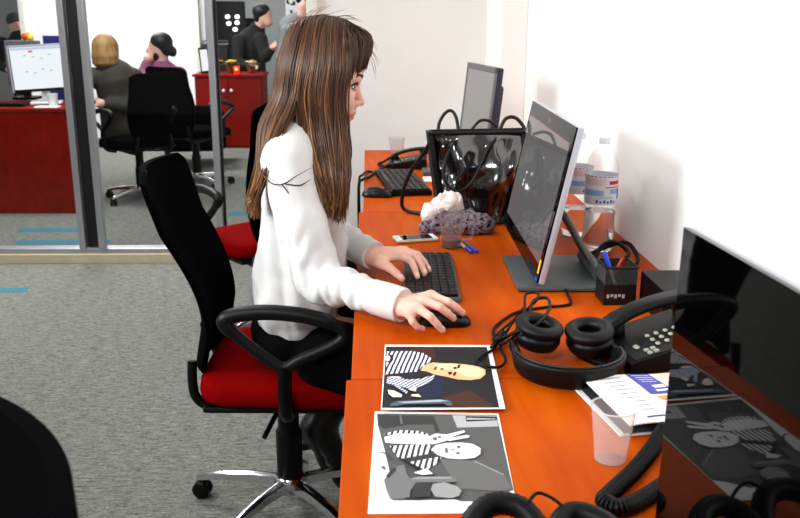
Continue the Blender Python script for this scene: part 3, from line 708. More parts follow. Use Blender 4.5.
L2 = [(I['grey'], [[0.018, 0.028], [0.985, 0.014], [0.997, 0.81], [0.924, 0.83], [0.791, 0.906], [0.627, 0.905], [0.584, 0.886], [0.334, 0.897], [0.161, 0.889], [0.134, 0.633], [0.09, 0.419], [0.033, 0.173]]),
  (I['dgrey'], [[0.027, 0.046], [0.474, 0.044], [0.517, 0.222], [0.482, 0.247], [0.469, 0.148], [0.265, 0.154], [0.083, 0.208], [0.032, 0.16]]),
  (I['mid'], [[0.20, 0.04], [0.215, 0.04], [0.23, 0.15], [0.21, 0.15]]),
  (I['lgrey'], [[0.624, 0.034], [0.983, 0.028], [0.977, 0.159], [0.656, 0.181]]), (I['black'], [[0.73, 0.041], [0.981, 0.041], [0.977, 0.086], [0.732, 0.109]]), (I['lgrey'], [[0.737, 0.062], [0.969, 0.066], [0.967, 0.076], [0.738, 0.089]]),
  (I['mid'], [[0.5, 0.52], [0.76, 0.538], [0.95, 0.66], [0.99, 0.80], [0.9, 0.82], [0.62, 0.80], [0.56, 0.66]]),
  (I['lgrey'], [[0.756, 0.538], [0.948, 0.669], [0.947, 0.675], [0.752, 0.544]]),
  (I['stripe_g'], [[0.129, 0.396], [0.427, 0.367], [0.457, 0.424], [0.422, 0.48], [0.264, 0.515], [0.201, 0.527]]), (I['stripe_g'], [[0.263, 0.558], [0.405, 0.524], [0.517, 0.501], [0.482, 0.567], [0.401, 0.631], [0.325, 0.611]]),
  (I['dgrey'], [[0.217, 0.527], [0.439, 0.469], [0.47, 0.491], [0.405, 0.524], [0.31, 0.551], [0.248, 0.552]]),
  (I['stripe_g'], [[0.08, 0.27], [0.2, 0.225], [0.36, 0.232], [0.45, 0.28], [0.364, 0.27], [0.18, 0.285]]),
  (I['white'], [[0.086, 0.304], [0.183, 0.264], [0.364, 0.265], [0.463, 0.296], [0.46, 0.366], [0.377, 0.38], [0.264, 0.375], [0.152, 0.372], [0.096, 0.362]]),
  (I['white'], [[0.412, 0.309], [0.481, 0.259], [0.565, 0.269], [0.577, 0.329], [0.492, 0.366], [0.443, 0.378]]), (I['white'], [[0.546, 0.294], [0.565, 0.269], [0.705, 0.217], [0.711, 0.241], [0.57, 0.312]]), (I['white'], [[0.57, 0.312], [0.725, 0.27], [0.744, 0.285], [0.731, 0.302], [0.577, 0.341]]),
  (I['mid'], dia(0.475, 0.318, 0.018, 0.02)), (I['mid'], dia(0.51, 0.30, 0.015, 0.012)),
  (I['white'], [[0.44, 0.435], [0.475, 0.389], [0.558, 0.365], [0.675, 0.358], [0.757, 0.372], [0.811, 0.418], [0.804, 0.475], [0.758, 0.516], [0.66, 0.532], [0.564, 0.523], [0.486, 0.491]]),
  (I['mid'], [[0.635, 0.398], [0.664, 0.39], [0.662, 0.416], [0.636, 0.423]]), (I['mid'], [[0.625, 0.46], [0.65, 0.455], [0.651, 0.482], [0.628, 0.486]]), (I['mid'], [[0.542, 0.422], [0.563, 0.415], [0.568, 0.467], [0.545, 0.474]]), (I['lgrey'], dia(0.60, 0.437, 0.02, 0.014)),
  (I['chair'], [[0.099, 0.733], [0.135, 0.673], [0.187, 0.612], [0.24, 0.59], [0.263, 0.693], [0.278, 0.713], [0.247, 0.791], [0.247, 0.896], [0.147, 0.896], [0.116, 0.81]]), (I['dgrey'], [[0.112, 0.70], [0.149, 0.633], [0.187, 0.62], [0.18, 0.653], [0.129, 0.723]]),
  (I['dgrey'], [[0.30, 0.76], [0.44, 0.76], [0.42, 0.88], [0.29, 0.885]]),
  (I['chair'], [[0.247, 0.791], [0.278, 0.723], [0.338, 0.703], [0.567, 0.701], [0.604, 0.721], [0.606, 0.755], [0.322, 0.756], [0.284, 0.829], [0.279, 0.885], [0.247, 0.889]]), (I['chairhi'], [[0.29, 0.728], [0.338, 0.71], [0.56, 0.708], [0.58, 0.724], [0.34, 0.728]]),
  (I['chairhi'], [[0.424, 0.82], [0.441, 0.772], [0.518, 0.756], [0.606, 0.791], [0.636, 0.83], [0.614, 0.877], [0.553, 0.896], [0.451, 0.882]]),
  (I['black'], [[0.186, 0.527], [0.209, 0.527], [0.46, 0.692], [0.444, 0.702], [0.369, 0.672]]), (I['white'], [[0.308, 0.672], [0.401, 0.631], [0.445, 0.682], [0.369, 0.692]]),
  (I['dgrey'], [[0.022, 0.477], [0.076, 0.468], [0.123, 0.496], [0.155, 0.549], [0.149, 0.553], [0.114, 0.507], [0.076, 0.479], [0.022, 0.482]]), (I['mid'], [[0.073, 0.617], [0.096, 0.608], [0.111, 0.633], [0.104, 0.649], [0.081, 0.639]])]
sheet('photo_print', 'black and white printed photograph of a person making a hand sign, wide white border', (0.0085, 1.342), (0.2169, 1.328), (-0.0035, 1.030), (0.2005, 1.027), DZ + 0.0004, L2)
L1 = [(I['dark'], [[0.013, 0.037], [0.961, 0.036], [0.953, 0.985], [0.008, 0.975]]), (I['brown'], [[0.255, 0.047], [0.466, 0.057], [0.474, 0.238], [0.443, 0.265], [0.357, 0.183], [0.225, 0.113]]), (I['brown'], [[0.489, 0.834], [0.741, 0.747], [0.911, 0.954], [0.906, 0.98], [0.507, 0.98], [0.577, 0.924]]),
  (I['navy'], [[0.464, 0.292], [0.542, 0.359], [0.526, 0.648], [0.489, 0.834], [0.315, 0.853], [0.317, 0.716], [0.448, 0.525]]),
  (I['stripe_b'], [[0.022, 0.128], [0.106, 0.122], [0.254, 0.121], [0.358, 0.155], [0.436, 0.251], [0.428, 0.292], [0.338, 0.384], [0.308, 0.461], [0.043, 0.502], [0.023, 0.509]]), (I['stripe_c'], [[0.038, 0.546], [0.154, 0.535], [0.196, 0.584], [0.32, 0.573], [0.448, 0.513], [0.447, 0.55], [0.402, 0.635], [0.29, 0.704], [0.223, 0.715], [0.034, 0.642]]),
  (I['black'], dia(0.05, 0.25, 0.035, 0.07)), (I['pale'], dia(0.035, 0.25, 0.022, 0.05)),
  (I['dark'], [[0.126, 0.517], [0.308, 0.461], [0.40, 0.43], [0.46, 0.51], [0.321, 0.555], [0.182, 0.577]]), (I['pale'], dia(0.10, 0.555, 0.05, 0.014)),
  (I['face'], [[0.353, 0.371], [0.441, 0.319], [0.514, 0.332], [0.602, 0.332], [0.733, 0.351], [0.849, 0.386], [0.902, 0.439], [0.893, 0.516], [0.843, 0.579], [0.755, 0.603], [0.642, 0.589], [0.559, 0.551], [0.448, 0.513], [0.379, 0.462], [0.329, 0.454]]),
  (I['face_l'], [[0.45, 0.35], [0.6, 0.35], [0.73, 0.37], [0.84, 0.40], [0.88, 0.45], [0.87, 0.52], [0.82, 0.56], [0.73, 0.55], [0.66, 0.48], [0.56, 0.43], [0.45, 0.47]]),
  (I['black'], [[0.619, 0.399], [0.649, 0.391], [0.651, 0.425], [0.624, 0.438]]), (I['black'], [[0.564, 0.481], [0.6, 0.471], [0.605, 0.506], [0.575, 0.526]]), (I['mouth'], [[0.502, 0.424], [0.531, 0.411], [0.534, 0.44], [0.505, 0.45]]), (I['mouth'], [[0.445, 0.418], [0.468, 0.385], [0.479, 0.398], [0.465, 0.449], [0.448, 0.454]]), (I['brown'], dia(0.67, 0.39, 0.012, 0.035, 0.3)), (I['brown'], dia(0.625, 0.51, 0.012, 0.035, 0.3)),
  (I['stripe_c'], [[0.033, 0.606], [0.06, 0.606], [0.216, 0.772], [0.203, 0.801]]), (I['pale'], [[0.047, 0.746], [0.103, 0.759], [0.17, 0.816], [0.163, 0.85], [0.092, 0.848], [0.058, 0.803]]), (I['pale'], [[0.216, 0.738], [0.27, 0.704], [0.29, 0.727], [0.283, 0.773], [0.249, 0.761]]), (I['pale'], [[0.242, 0.818], [0.302, 0.808], [0.331, 0.853], [0.249, 0.84]]),
  (I['arm'], [[0.069, 0.97], [0.081, 0.935], [0.131, 0.904], [0.486, 0.883], [0.552, 0.898], [0.578, 0.946], [0.573, 0.975], [0.534, 0.975], [0.51, 0.945], [0.196, 0.95], [0.132, 0.972]]), (I['armhi'], [[0.132, 0.919], [0.473, 0.891], [0.545, 0.906], [0.485, 0.918], [0.183, 0.933]])]
sheet('photo_print', 'colour printed photograph of a person in a striped shirt on a dark ground', (0.031, 1.6335), (0.2441, 1.6265), (0.0185, 1.335), (0.2295, 1.3345), DZ + 0.0062, L1)

# ---------------------------------------------------------------- folded newspaper
t = thing('newspaper', 'folded newspaper with blue and orange blocks beside the plastic cup', 'newspaper', (0.46, 1.33, DZ))
FL, FR, NL, NR = Vector((0.381, 1.417, 0)), Vector((0.600, 1.452, 0)), Vector((0.413, 1.238, 0)), Vector((0.560, 1.262, 0))
org = Vector((0.46, 1.33, 0))
def np_sheet(z, bulge, inset, th=0.0012):
    b = MB(); top = []; n = 10
    for i in range(n + 1):
        u = i / n; row = []
        for j in range(n + 1):
            v = j / n; p = FL.lerp(FR, u).lerp(NL.lerp(NR, u), v) - org
            p.x += inset * (1 - u); p.z = z + bulge * (math.sin(math.pi * min(1, u * 1.6 + 0.1)) * 0.5 + 0.3) * (1 - 0.3 * v)
            row.append(p)
        top.append(row)
    return top
def grid_mesh(top, th):
    b = MB(); n = len(top) - 1
    A = [[b._v(p) for p in r] for r in top]; B = [[b._v(p - Vector((0, 0, th))) for p in r] for r in top]
    for i in range(n):
        for j in range(n): b._f([A[i][j], A[i + 1][j], A[i + 1][j + 1], A[i][j + 1]]); b._f([B[i][j], B[i][j + 1], B[i + 1][j + 1], B[i + 1][j]])
    for i in range(n):
        for X, Y in (((i, 0), (i + 1, 0)), ((i + 1, n), (i, n)), ((0, i + 1), (0, i)), ((n, i), (n, i + 1))):
            b._f([A[X[0]][X[1]], B[X[0]][X[1]], B[Y[0]][Y[1]], A[Y[0]][Y[1]]])
    return b
M['news'] = mat('newsprint', S(232, 230, 226), 0.8, spec=0.1)
grid_mesh(np_sheet(0.0045, 0.001, -0.014), 0.003).build('page', M['news'], t, 0)
grid_mesh(np_sheet(0.0085, 0.004, -0.008), 0.0015).build('page', mat('fold_shade_sheet', S(26, 26, 34), 0.8), t, 0)  # dark sheet painted as the shade in the fold's opening
topg = np_sheet(0.020, 0.009, 0.0); grid_mesh(topg, 0.0022).build('front_page', M['news'], t, 60)
def news_pt(u, v, up):
    n = len(topg) - 1; i = min(n - 1, max(0, int(u * n))); j = min(n - 1, max(0, int(v * n))); fu, fv = u * n - i, v * n - j
    p = topg[i][j].lerp(topg[i + 1][j], fu).lerp(topg[i][j + 1].lerp(topg[i + 1][j + 1], fu), fv); return p + Vector((0, 0, up))
def news_patch(c4, up, b):
    n = 8; g = []
    for i in range(n + 1):
        row = []
        for j in range(n + 1):
            a = Vector(c4[0]).lerp(Vector(c4[1]), i / n).lerp(Vector(c4[3]).lerp(Vector(c4[2]), i / n), j / n); row.append(b._v(news_pt(a.x, a.y, up)))
        g.append(row)
    for i in range(n):
        for j in range(n): b._f([g[i][j], g[i][j + 1], g[i + 1][j + 1], g[i + 1][j]])
b = MB(); nm = [mat('ink_violet', S(72, 74, 160), 0.7), mat('ink_beige', S(222, 206, 180), 0.7), mat('ink_orange', S(236, 150, 70), 0.7), mat('ink_blue', S(50, 60, 160), 0.7), mat('ink_text', S(150, 150, 160), 0.7), mat('ink_paper', S(236, 234, 232), 0.7)]
b.mi = 0; news_patch([(0.36, 0.01), (0.56, 0.01), (0.72, 0.44), (0.46, 0.46)], 0.0010, b)
b.mi = 1; news_patch([(0.59, 0.01), (0.93, 0.02), (0.93, 0.50), (0.76, 0.46)], 0.0010, b)
b.mi = 2; news_patch([(0.49, 0.50), (0.74, 0.48), (0.97, 0.72), (0.80, 0.88)], 0.0010, b)
b.mi = 3; news_patch([(0.24, 0.90), (0.62, 0.86), (0.62, 0.885), (0.24, 0.925)], 0.0010, b)
b.mi = 5; news_patch([(0.52, 0.27), (0.63, 0.25), (0.66, 0.31), (0.54, 0.33)], 0.0014, b); news_patch([(0.53, 0.37), (0.655, 0.35), (0.67, 0.385), (0.545, 0.405)], 0.0014, b)
for q in range(6): b.mi = 0; 
b.mi = 4
for q in range(9): news_patch([(0.10 + 0.02 * q, 0.08 + 0.085 * q), (0.30 + 0.012 * q, 0.075 + 0.085 * q), (0.30 + 0.012 * q, 0.087 + 0.085 * q), (0.10 + 0.02 * q, 0.092 + 0.085 * q)], 0.0011, b)
b.mi = 5
for q in range(4): news_patch([(0.40 + 0.02 * q, 0.05 + 0.045 * q), (0.55 + 0.015 * q, 0.045 + 0.045 * q), (0.55 + 0.015 * q, 0.055 + 0.045 * q), (0.40 + 0.02 * q, 0.06 + 0.045 * q)], 0.0014, b)
b.build('print', nm, t, 0, fix=False)

# ---------------------------------------------------------------- headphones
M['pad'] = mat('black_ear_pad', S(5, 5, 6), 0.5, spec=0.25)
M['band'] = mat('black_headband', S(5, 5, 6), 0.42, spec=0.25)
def ear_cup(t, m):
    b = MB(); b.T = m
    tor = [[((0.034 + 0.014 * math.cos(a)) * math.cos(q), (0.034 + 0.014 * math.cos(a)) * math.sin(q) * 1.12, 0.012 + 0.011 * math.sin(a)) for a in [2 * math.pi * k / 12 for k in range(12)]] for q in [2 * math.pi * k / 32 for k in range(32)]]
    b.rings(tor, False, True); e = b.build('ear_cushion', M['pad'], t, 180)
    b = MB(); b.T = m; b.lathe([(0, 0.004), (0.034, 0.004), (0.044, 0.0), (0.046, -0.012), (0.040, -0.026), (0.024, -0.032), (0, -0.033)], 28, cap=False, sy=1.1); b.build('ear_cup', M['black'], t, 60)
t = thing('headphones', 'large black headphones lying cushions up beside the desk telephone', 'headphones', (0.372, 1.497, DZ))
rs = []
for q in range(33):
    a = R(168 + 204 * q / 32); rx, ry = 0.095, 0.086; c = Vector((rx * math.cos(a), ry * math.sin(a) + 0.0, 0.025)); nrm = Vector((math.cos(a), math.sin(a), 0))
    hw = 0.022; r = []
    for k in range(14):
        g = 2 * math.pi * k / 14; r.append(c + nrm * (0.009 * math.copysign(abs(math.cos(g)) ** 0.7, math.cos(g))) + Vector((0, 0, 1)) * (hw * math.copysign(abs(math.sin(g)) ** 0.7, math.sin(g))) + nrm * 0.006 * math.sin(g))
    rs.append(r)
MB().rings(rs).build('headband', M['band'], t, 60)
rim = [(0.099 * math.cos(R(175 + 190 * q / 32)), 0.090 * math.sin(R(175 + 190 * q / 32)), 0.0485) for q in range(33)]
MB().tube(rim, 0.0025, 6).build('headband_trim', M['grey_plastic'], t, 180)
ear_cup(t, Matrix.Translation((-0.042, 0.085, 0.052)) @ Matrix.Rotation(R(8), 4, 'Y') @ Matrix.Rotation(R(4), 4, 'X'))
ear_cup(t, Matrix.Translation((0.056, 0.070, 0.047)) @ Matrix.Rotation(R(-6), 4, 'Y') @ Matrix.Rotation(R(4), 4, 'X'))
for sx in (-1, 1): MB().box((sx * 0.094, 0.045, 0.032), (0.014, 0.06, 0.022), bev=0.005).build('yoke', M['black'], t)
# cable of the headphones: from the computer's base, looped on the cups
b = MB(); b.tube(spl([(0.475, 1.982, DZ + 0.008), (0.474, 1.95, DZ + 0.005), (0.462, 1.885, DZ + 0.004), (0.40, 1.865, DZ + 0.004), (0.33, 1.83, DZ + 0.004), (0.275, 1.75, DZ + 0.004), (0.258, 1.69, DZ + 0.006), (0.262, 1.62, DZ + 0.02), (0.285, 1.575, DZ + 0.055), (0.325, 1.57, DZ + 0.072), (0.36, 1.63, DZ + 0.082), (0.365, 1.68, DZ + 0.088), (0.335, 1.67, DZ + 0.085), (0.315, 1.60, DZ + 0.074)], 10), 0.0035, 8)
tag(b.build('audio_cable', M['black'], None, 180), 'black cable running from the tilted computer’s base to the large headphones', 'cable')
b = MB()
for pts in ([(0.30, 1.55, 0.07), (0.25, 1.62, 0.02), (0.275, 1.68, 0.02), (0.335, 1.66, 0.085), (0.35, 1.70, 0.092), (0.325, 1.70, 0.09), (0.31, 1.63, 0.08), (0.29, 1.54, 0.06)],
            [(0.295, 1.585, 0.05), (0.265, 1.60, 0.02), (0.255, 1.64, 0.008), (0.245, 1.60, 0.008), (0.215, 1.555, 0.012), (0.205, 1.52, 0.012), (0.24, 1.50, 0.012), (0.262, 1.545, 0.008), (0.262, 1.61, 0.01), (0.285, 1.66, 0.03), (0.31, 1.64, 0.08)]):
    b.tube(spl([(x, y, DZ + z) for x, y, z in pts], 8), 0.003, 8)
b.tube([(0.245, 1.605, DZ + 0.010), (0.275, 1.665, DZ + 0.020)], 0.006, 10)
tag(b.build('audio_cable', M['black'], None, 180), 'black cable bundle looped over the colour photograph’s corner', 'cable')
# second pair at the bottom edge
t = thing('headphones', 'black headphones cut off by the bottom edge, over the black and white photograph', 'headphones', (0.225, 0.93, DZ))
pts = spl([(-0.112, -0.03, 0.02), (-0.098, 0.020, 0.036), (-0.068, 0.046, 0.046), (-0.030, 0.040, 0.042), (-0.008, 0.0, 0.02), (-0.012, -0.06, 0.016), (-0.05, -0.10, 0.016), (-0.10, -0.08, 0.016)], 10, True)
b = MB(); b.tube(pts, [0.0145 + 0.0012 * (i % 2) for i in range(len(pts))], 12, True); b.build('ear_cushion', M['pad'], t, 60)
MB().lathe([(0, 0.004), (0.040, 0.004), (0.044, 0.014), (0.036, 0.022), (0, 0.024)], 28, Matrix.Translation((-0.056, -0.03, 0)), cap=False).build('ear_cup', M['black'], t, 60)
pts = spl([(0.006, -0.03, 0.018), (0.010, 0.015, 0.030), (0.030, 0.038, 0.036), (0.055, 0.034, 0.036), (0.078, 0.010, 0.030), (0.084, -0.04, 0.018), (0.06, -0.09, 0.016), (0.02, -0.08, 0.016)], 10, True)
b = MB(); b.tube(pts, 0.0145, 12, True); b.build('ear_cushion', M['pad'], t, 60)
MB().lathe([(0, 0.004), (0.036, 0.004), (0.040, 0.014), (0.034, 0.022), (0, 0.024)], 28, Matrix.Translation((0.046, -0.025, 0)), cap=False).build('ear_cup', M['black'], t, 60)
MB().tube(spl([(-0.10, -0.06, 0.02), (-0.10, -0.16, 0.02), (-0.02, -0.22, 0.02), (0.06, -0.17, 0.02), (0.08, -0.07, 0.02)], 8), 0.013, 12).build('headband', M['band'], t, 60)
b = MB(); b.tube(spl([(-0.025, 0.035, 0.055), (-0.01, 0.052, 0.058), (0.008, 0.046, 0.054), (0.022, 0.036, 0.046)], 8), 0.0025, 6); b.build('cup_wire', M['black'], t, 180)
# thick looped cord
cp = spl([(0.470, 1.245, DZ + 0.012), (0.435, 1.185, DZ + 0.012), (0.385, 1.115, DZ + 0.013), (0.335, 1.055, DZ + 0.014), (0.318, 1.030, DZ + 0.014), (0.335, 1.015, DZ + 0.014), (0.370, 1.035, DZ + 0.013), (0.425, 1.085, DZ + 0.013), (0.462, 1.145, DZ + 0.012)], 10)
helix(cp, 0.0105, 0.0046, 0.0028, 5, 12).build('coiled_cord', M['black'], None, 180)
o = bpy.data.objects['coiled_cord.002'] if 'coiled_cord.002' in bpy.data.objects else [x for x in bpy.data.objects if x.name.startswith('coiled_cord') and x.parent is None][0]
tag(o, 'thick black coiled cord doubled into a loop beside the plastic cup', 'cord')

# ---------------------------------------------------------------- handbag
M['patent'] = mat('black_patent_leather', S(8, 8, 10), 0.16, spec=0.9, coat=0.8)
M['bag_fabric'] = mat('black_bag_leather', S(8, 8, 9), 0.45, spec=0.3)
t = thing('handbag', 'shiny black handbag standing behind the crumpled scarf', 'handbag', (0.345, 2.740, DZ), R(3))
def bag_shell(front):
    rs = []; n = 72; m = 40
    for i in range(m + 1):
        f = i / m; z = 0.002 + 0.288 * f
        hw = 0.102 + 0.046 * f ** 0.9; hd = 0.066 - 0.040 * f ** 1.4
        r = []
        for k in range(n):
            a = 2 * math.pi * k / n; ca, sa = math.cos(a), math.sin(a); e = 0.55
            x = hw * math.copysign(abs(ca) ** e, ca); y = hd * math.copysign(abs(sa) ** e, sa)
            g = noise.noise(Vector((x * 13 + 3, z * 8 + x * 14, y * 6 + 5))) * 0.046 + noise.noise(Vector((x * 26, z * 20 - x * 22, 9))) * 0.018
            amt = math.sin(math.pi * min(1, f * 1.02)) ** 0.6
            g += 0.011 * math.sin(48 * (x + 0.55 * z) + 1.2) * max(0, min(1, 0.5 - x * 6)) + 0.009 * math.sin(40 * (x - 0.7 * z) + 0.4) * max(0, min(1, 0.6 + x * 6))
            if sa < 0.3: y += g * amt - 0.008 * amt
            r.append((x, y, z))
        rs.append(r)
    return rs
MB().rings(bag_shell(True)).build('bag_body', M['patent'], t, 180)
b = MB()
for sx in (-1, 1):
    b = MB(); b.rings([[(sx * (0.104 + 0.047 * f ** 0.9) + dx, dy * (0.060 - 0.036 * f ** 1.4), 0.004 + 0.288 * f) for dx, dy in ((-0.012, -1.12), (0.004, -1.0), (0.004, 1.0), (-0.012, 1.12))] for f in [q / 12 for q in range(13)]]); b.build('side_gusset', M['bag_fabric'], t, 30)
b = MB(); b.tube([(-0.152, -0.028, 0.288), (0.152, -0.028, 0.292), (0.152, 0.028, 0.292), (-0.152, 0.028, 0.288)], 0.006, 8, True); b.build('top_binding', M['bag_fabric'], t, 60)
for x in (-0.072, 0.052): MB().box((x, -0.040, 0.235), (0.017, 0.008, 0.075), bev=0.003, rot=(R(-9), 0, 0)).build('handle_tab', M['bag_fabric'], t)
for x in (-0.072, 0.052, -0.115, 0.02): MB().ball((x, -0.046, 0.272 if x in (-0.072, 0.052) else 0.25), 0.0045, 10).build('rivet', M['chrome'], t)
MB().tube(spl([(-0.072, -0.045, 0.272), (-0.095, -0.062, 0.245), (-0.118, -0.085, 0.19), (-0.108, -0.095, 0.14), (-0.070, -0.095, 0.118), (-0.030, -0.09, 0.145), (0.000, -0.08, 0.20), (0.025, -0.066, 0.25), (0.052, -0.045, 0.275)], 8), 0.0045, 8).build('handle', M['bag_fabric'], t, 180)
MB().tube(spl([(-0.122, 0.03, 0.285), (-0.118, 0.035, 0.315), (-0.100, 0.035, 0.345), (-0.080, 0.03, 0.352), (-0.066, 0.02, 0.33), (-0.060, 0.01, 0.29)], 8), 0.0055, 8).build('handle', M['bag_fabric'], t, 180)
MB().tube(spl([(-0.02, 0.03, 0.285), (0.01, 0.035, 0.318), (0.04, 0.035, 0.32), (0.07, 0.03, 0.30)], 8), 0.005, 8).build('handle', M['bag_fabric'], t, 180)
MB().tube(spl([(0.075, 0.03, 0.285), (0.095, 0.035, 0.325), (0.125, 0.03, 0.33), (0.15, 0.02, 0.305), (0.158, 0.01, 0.285)], 8), 0.006, 8).build('handle', M['bag_fabric'], t, 180)
MB().ball((-0.150, -0.01, 0.268), 0.009, 12).build('strap_ring', M['gold'], t)
MB().tube(spl([(-0.150, -0.01, 0.262), (-0.178, 0.04, 0.20), (-0.20, 0.085, 0.155), (-0.222, 0.11, 0.09), (-0.228, 0.125, 0.03), (-0.21, 0.12, 0.008), (-0.17, 0.09, 0.006), (-0.13, 0.03, 0.006)], 8), 0.0065, 8).build('shoulder_strap', M['bag_fabric'], t, 180)

# ---------------------------------------------------------------- scarf and crumpled tissue
def lump(name, label, cat, blobs, amp, sc_, m, lo, hi, seed=0, h=0.004):
    s = SDF(lo, hi, h)
    for c, r in blobs: s.ell(c, r, 0.02)
    s.cut((0, 0, DZ + 0.001), (0, 0, -1))
    V3, F = s.mesh(name); V3 = relax(V3, F, 2)
    for i in range(len(V3)):
        p = Vector(V3[i]); k = noise.noise(p * sc_ + Vector((seed, 0, 0))); k2 = noise.noise(p * sc_ * 2.3 + Vector((0, seed, 3)))
        d = (abs(k) * 2 - 0.5 + 0.5 * k2) * amp; w_ = min(1, (p.z - DZ) / 0.015)
        q = Vector((noise.noise(p * sc_ + Vector((9, 0, 0))), noise.noise(p * sc_ + Vector((0, 9, 0))), 0.8)) * d * w_
        V3[i] += np.array(q); V3[i][2] = max(V3[i][2], DZ + 0.0008)
    return tag(finish(np_mesh(name, V3, F), name, m, None, 60), label, cat)
def scarf_mat():
    m = mat('patterned_scarf', S(100, 92, 100), 0.9, spec=0.05); nt = m.node_tree; bb = nt.nodes['Principled BSDF']
    tc = nt.nodes.new('ShaderNodeTexCoord'); v = nt.nodes.new('ShaderNodeTexVoronoi'); v.inputs['Scale'].default_value = 130
    n = nt.nodes.new('ShaderNodeTexNoise'); n.inputs['Scale'].default_value = 60
    r = nt.nodes.new('ShaderNodeValToRGB'); r.color_ramp.elements[0].color = S(16, 14, 18); r.color_ramp.elements[1].color = S(128, 114, 124); r.color_ramp.elements[0].position = 0.38; r.color_ramp.elements[1].position = 0.62
    mx = nt.nodes.new('ShaderNodeMath'); mx.operation = 'ADD'; s_ = nt.nodes.new('ShaderNodeMath'); s_.operation = 'MULTIPLY'; s_.inputs[1].default_value = 0.6
    nt.links.new(tc.outputs['Object'], v.inputs['Vector']); nt.links.new(tc.outputs['Object'], n.inputs['Vector']); nt.links.new(v.outputs['Distance'], s_.inputs[0]); nt.links.new(s_.outputs[0], mx.inputs[0]); nt.links.new(n.outputs['Fac'], mx.inputs[1])
    sb = nt.nodes.new('ShaderNodeMath'); sb.operation = 'SUBTRACT'; sb.inputs[1].default_value = 0.25; nt.links.new(mx.outputs[0], sb.inputs[0])
    nt.links.new(sb.outputs[0], r.inputs[0]); nt.links.new(r.outputs[0], bb.inputs['Base Color']); return m
lump('scarf', 'crumpled grey and black patterned scarf in front of the handbag', 'scarf', [((0.30, 2.585, DZ + 0.02), (0.085, 0.045, 0.034)), ((0.20, 2.585, DZ + 0.018), (0.05, 0.04, 0.028)), ((0.335, 2.575, DZ + 0.03), (0.05, 0.035, 0.03)), ((0.285, 2.60, DZ + 0.045), (0.05, 0.03, 0.026)), ((0.25, 2.60, DZ + 0.03), (0.06, 0.03, 0.03))], 0.013, 32, scarf_mat(), (0.12, 2.50, DZ - 0.01), (0.43, 2.68, DZ + 0.11), 1)
lump('tissue', 'crumpled white tissue heaped on the patterned scarf', 'tissue', [((0.225, 2.615, DZ + 0.075), (0.042, 0.03, 0.032)), ((0.255, 2.615, DZ + 0.090), (0.03, 0.03, 0.03)), ((0.188, 2.60, DZ + 0.050), (0.030, 0.022, 0.030)), ((0.225, 2.62, DZ + 0.05), (0.04, 0.022, 0.03)), ((0.275, 2.615, DZ + 0.06), (0.018, 0.02, 0.04))], 0.020, 30, mat('white_tissue', S(228, 214, 208), 0.8), (0.14, 2.54, DZ - 0.01), (0.31, 2.70, DZ + 0.16), 5, 0.003)

# ---------------------------------------------------------------- small things on the farthest desk
tag(MB().box((0.27, 3.46, DZ + 0.002), (0.10, 0.10, 0.004), bev=0.001).build('paper', M['white_paper']), 'small white paper pad beside the far keyboard', 'paper')
tag(MB().box((0.29, 3.60, DZ + 0.009), (0.13, 0.10, 0.018), bev=0.004).build('notebook', M['slate']), 'thin dark grey notebook behind the white paper pad', 'notebook')
b = MB(); b.tube(spl([(0.09, 3.72, DZ + 0.02), (0.05, 3.66, DZ + 0.008), (0.02, 3.58, DZ + 0.006), (0.0, 3.50, DZ + 0.006), (-0.026, 3.41, DZ + 0.010), (-0.040, 3.385, DZ - 0.015), (-0.040, 3.38, DZ - 0.2)], 8), 0.006, 8)
b.tube(spl([(0.09, 3.68, DZ + 0.006), (0.04, 3.60, DZ + 0.006), (-0.005, 3.62, DZ + 0.006), (-0.026, 3.515, DZ + 0.010), (-0.040, 3.49, DZ - 0.015), (-0.038, 3.48, DZ - 0.2)], 8), 0.005, 8)
tag(b.build('cable', M['black'], None, 180), 'black cables leading off the left edge of the farthest desk', 'cable')

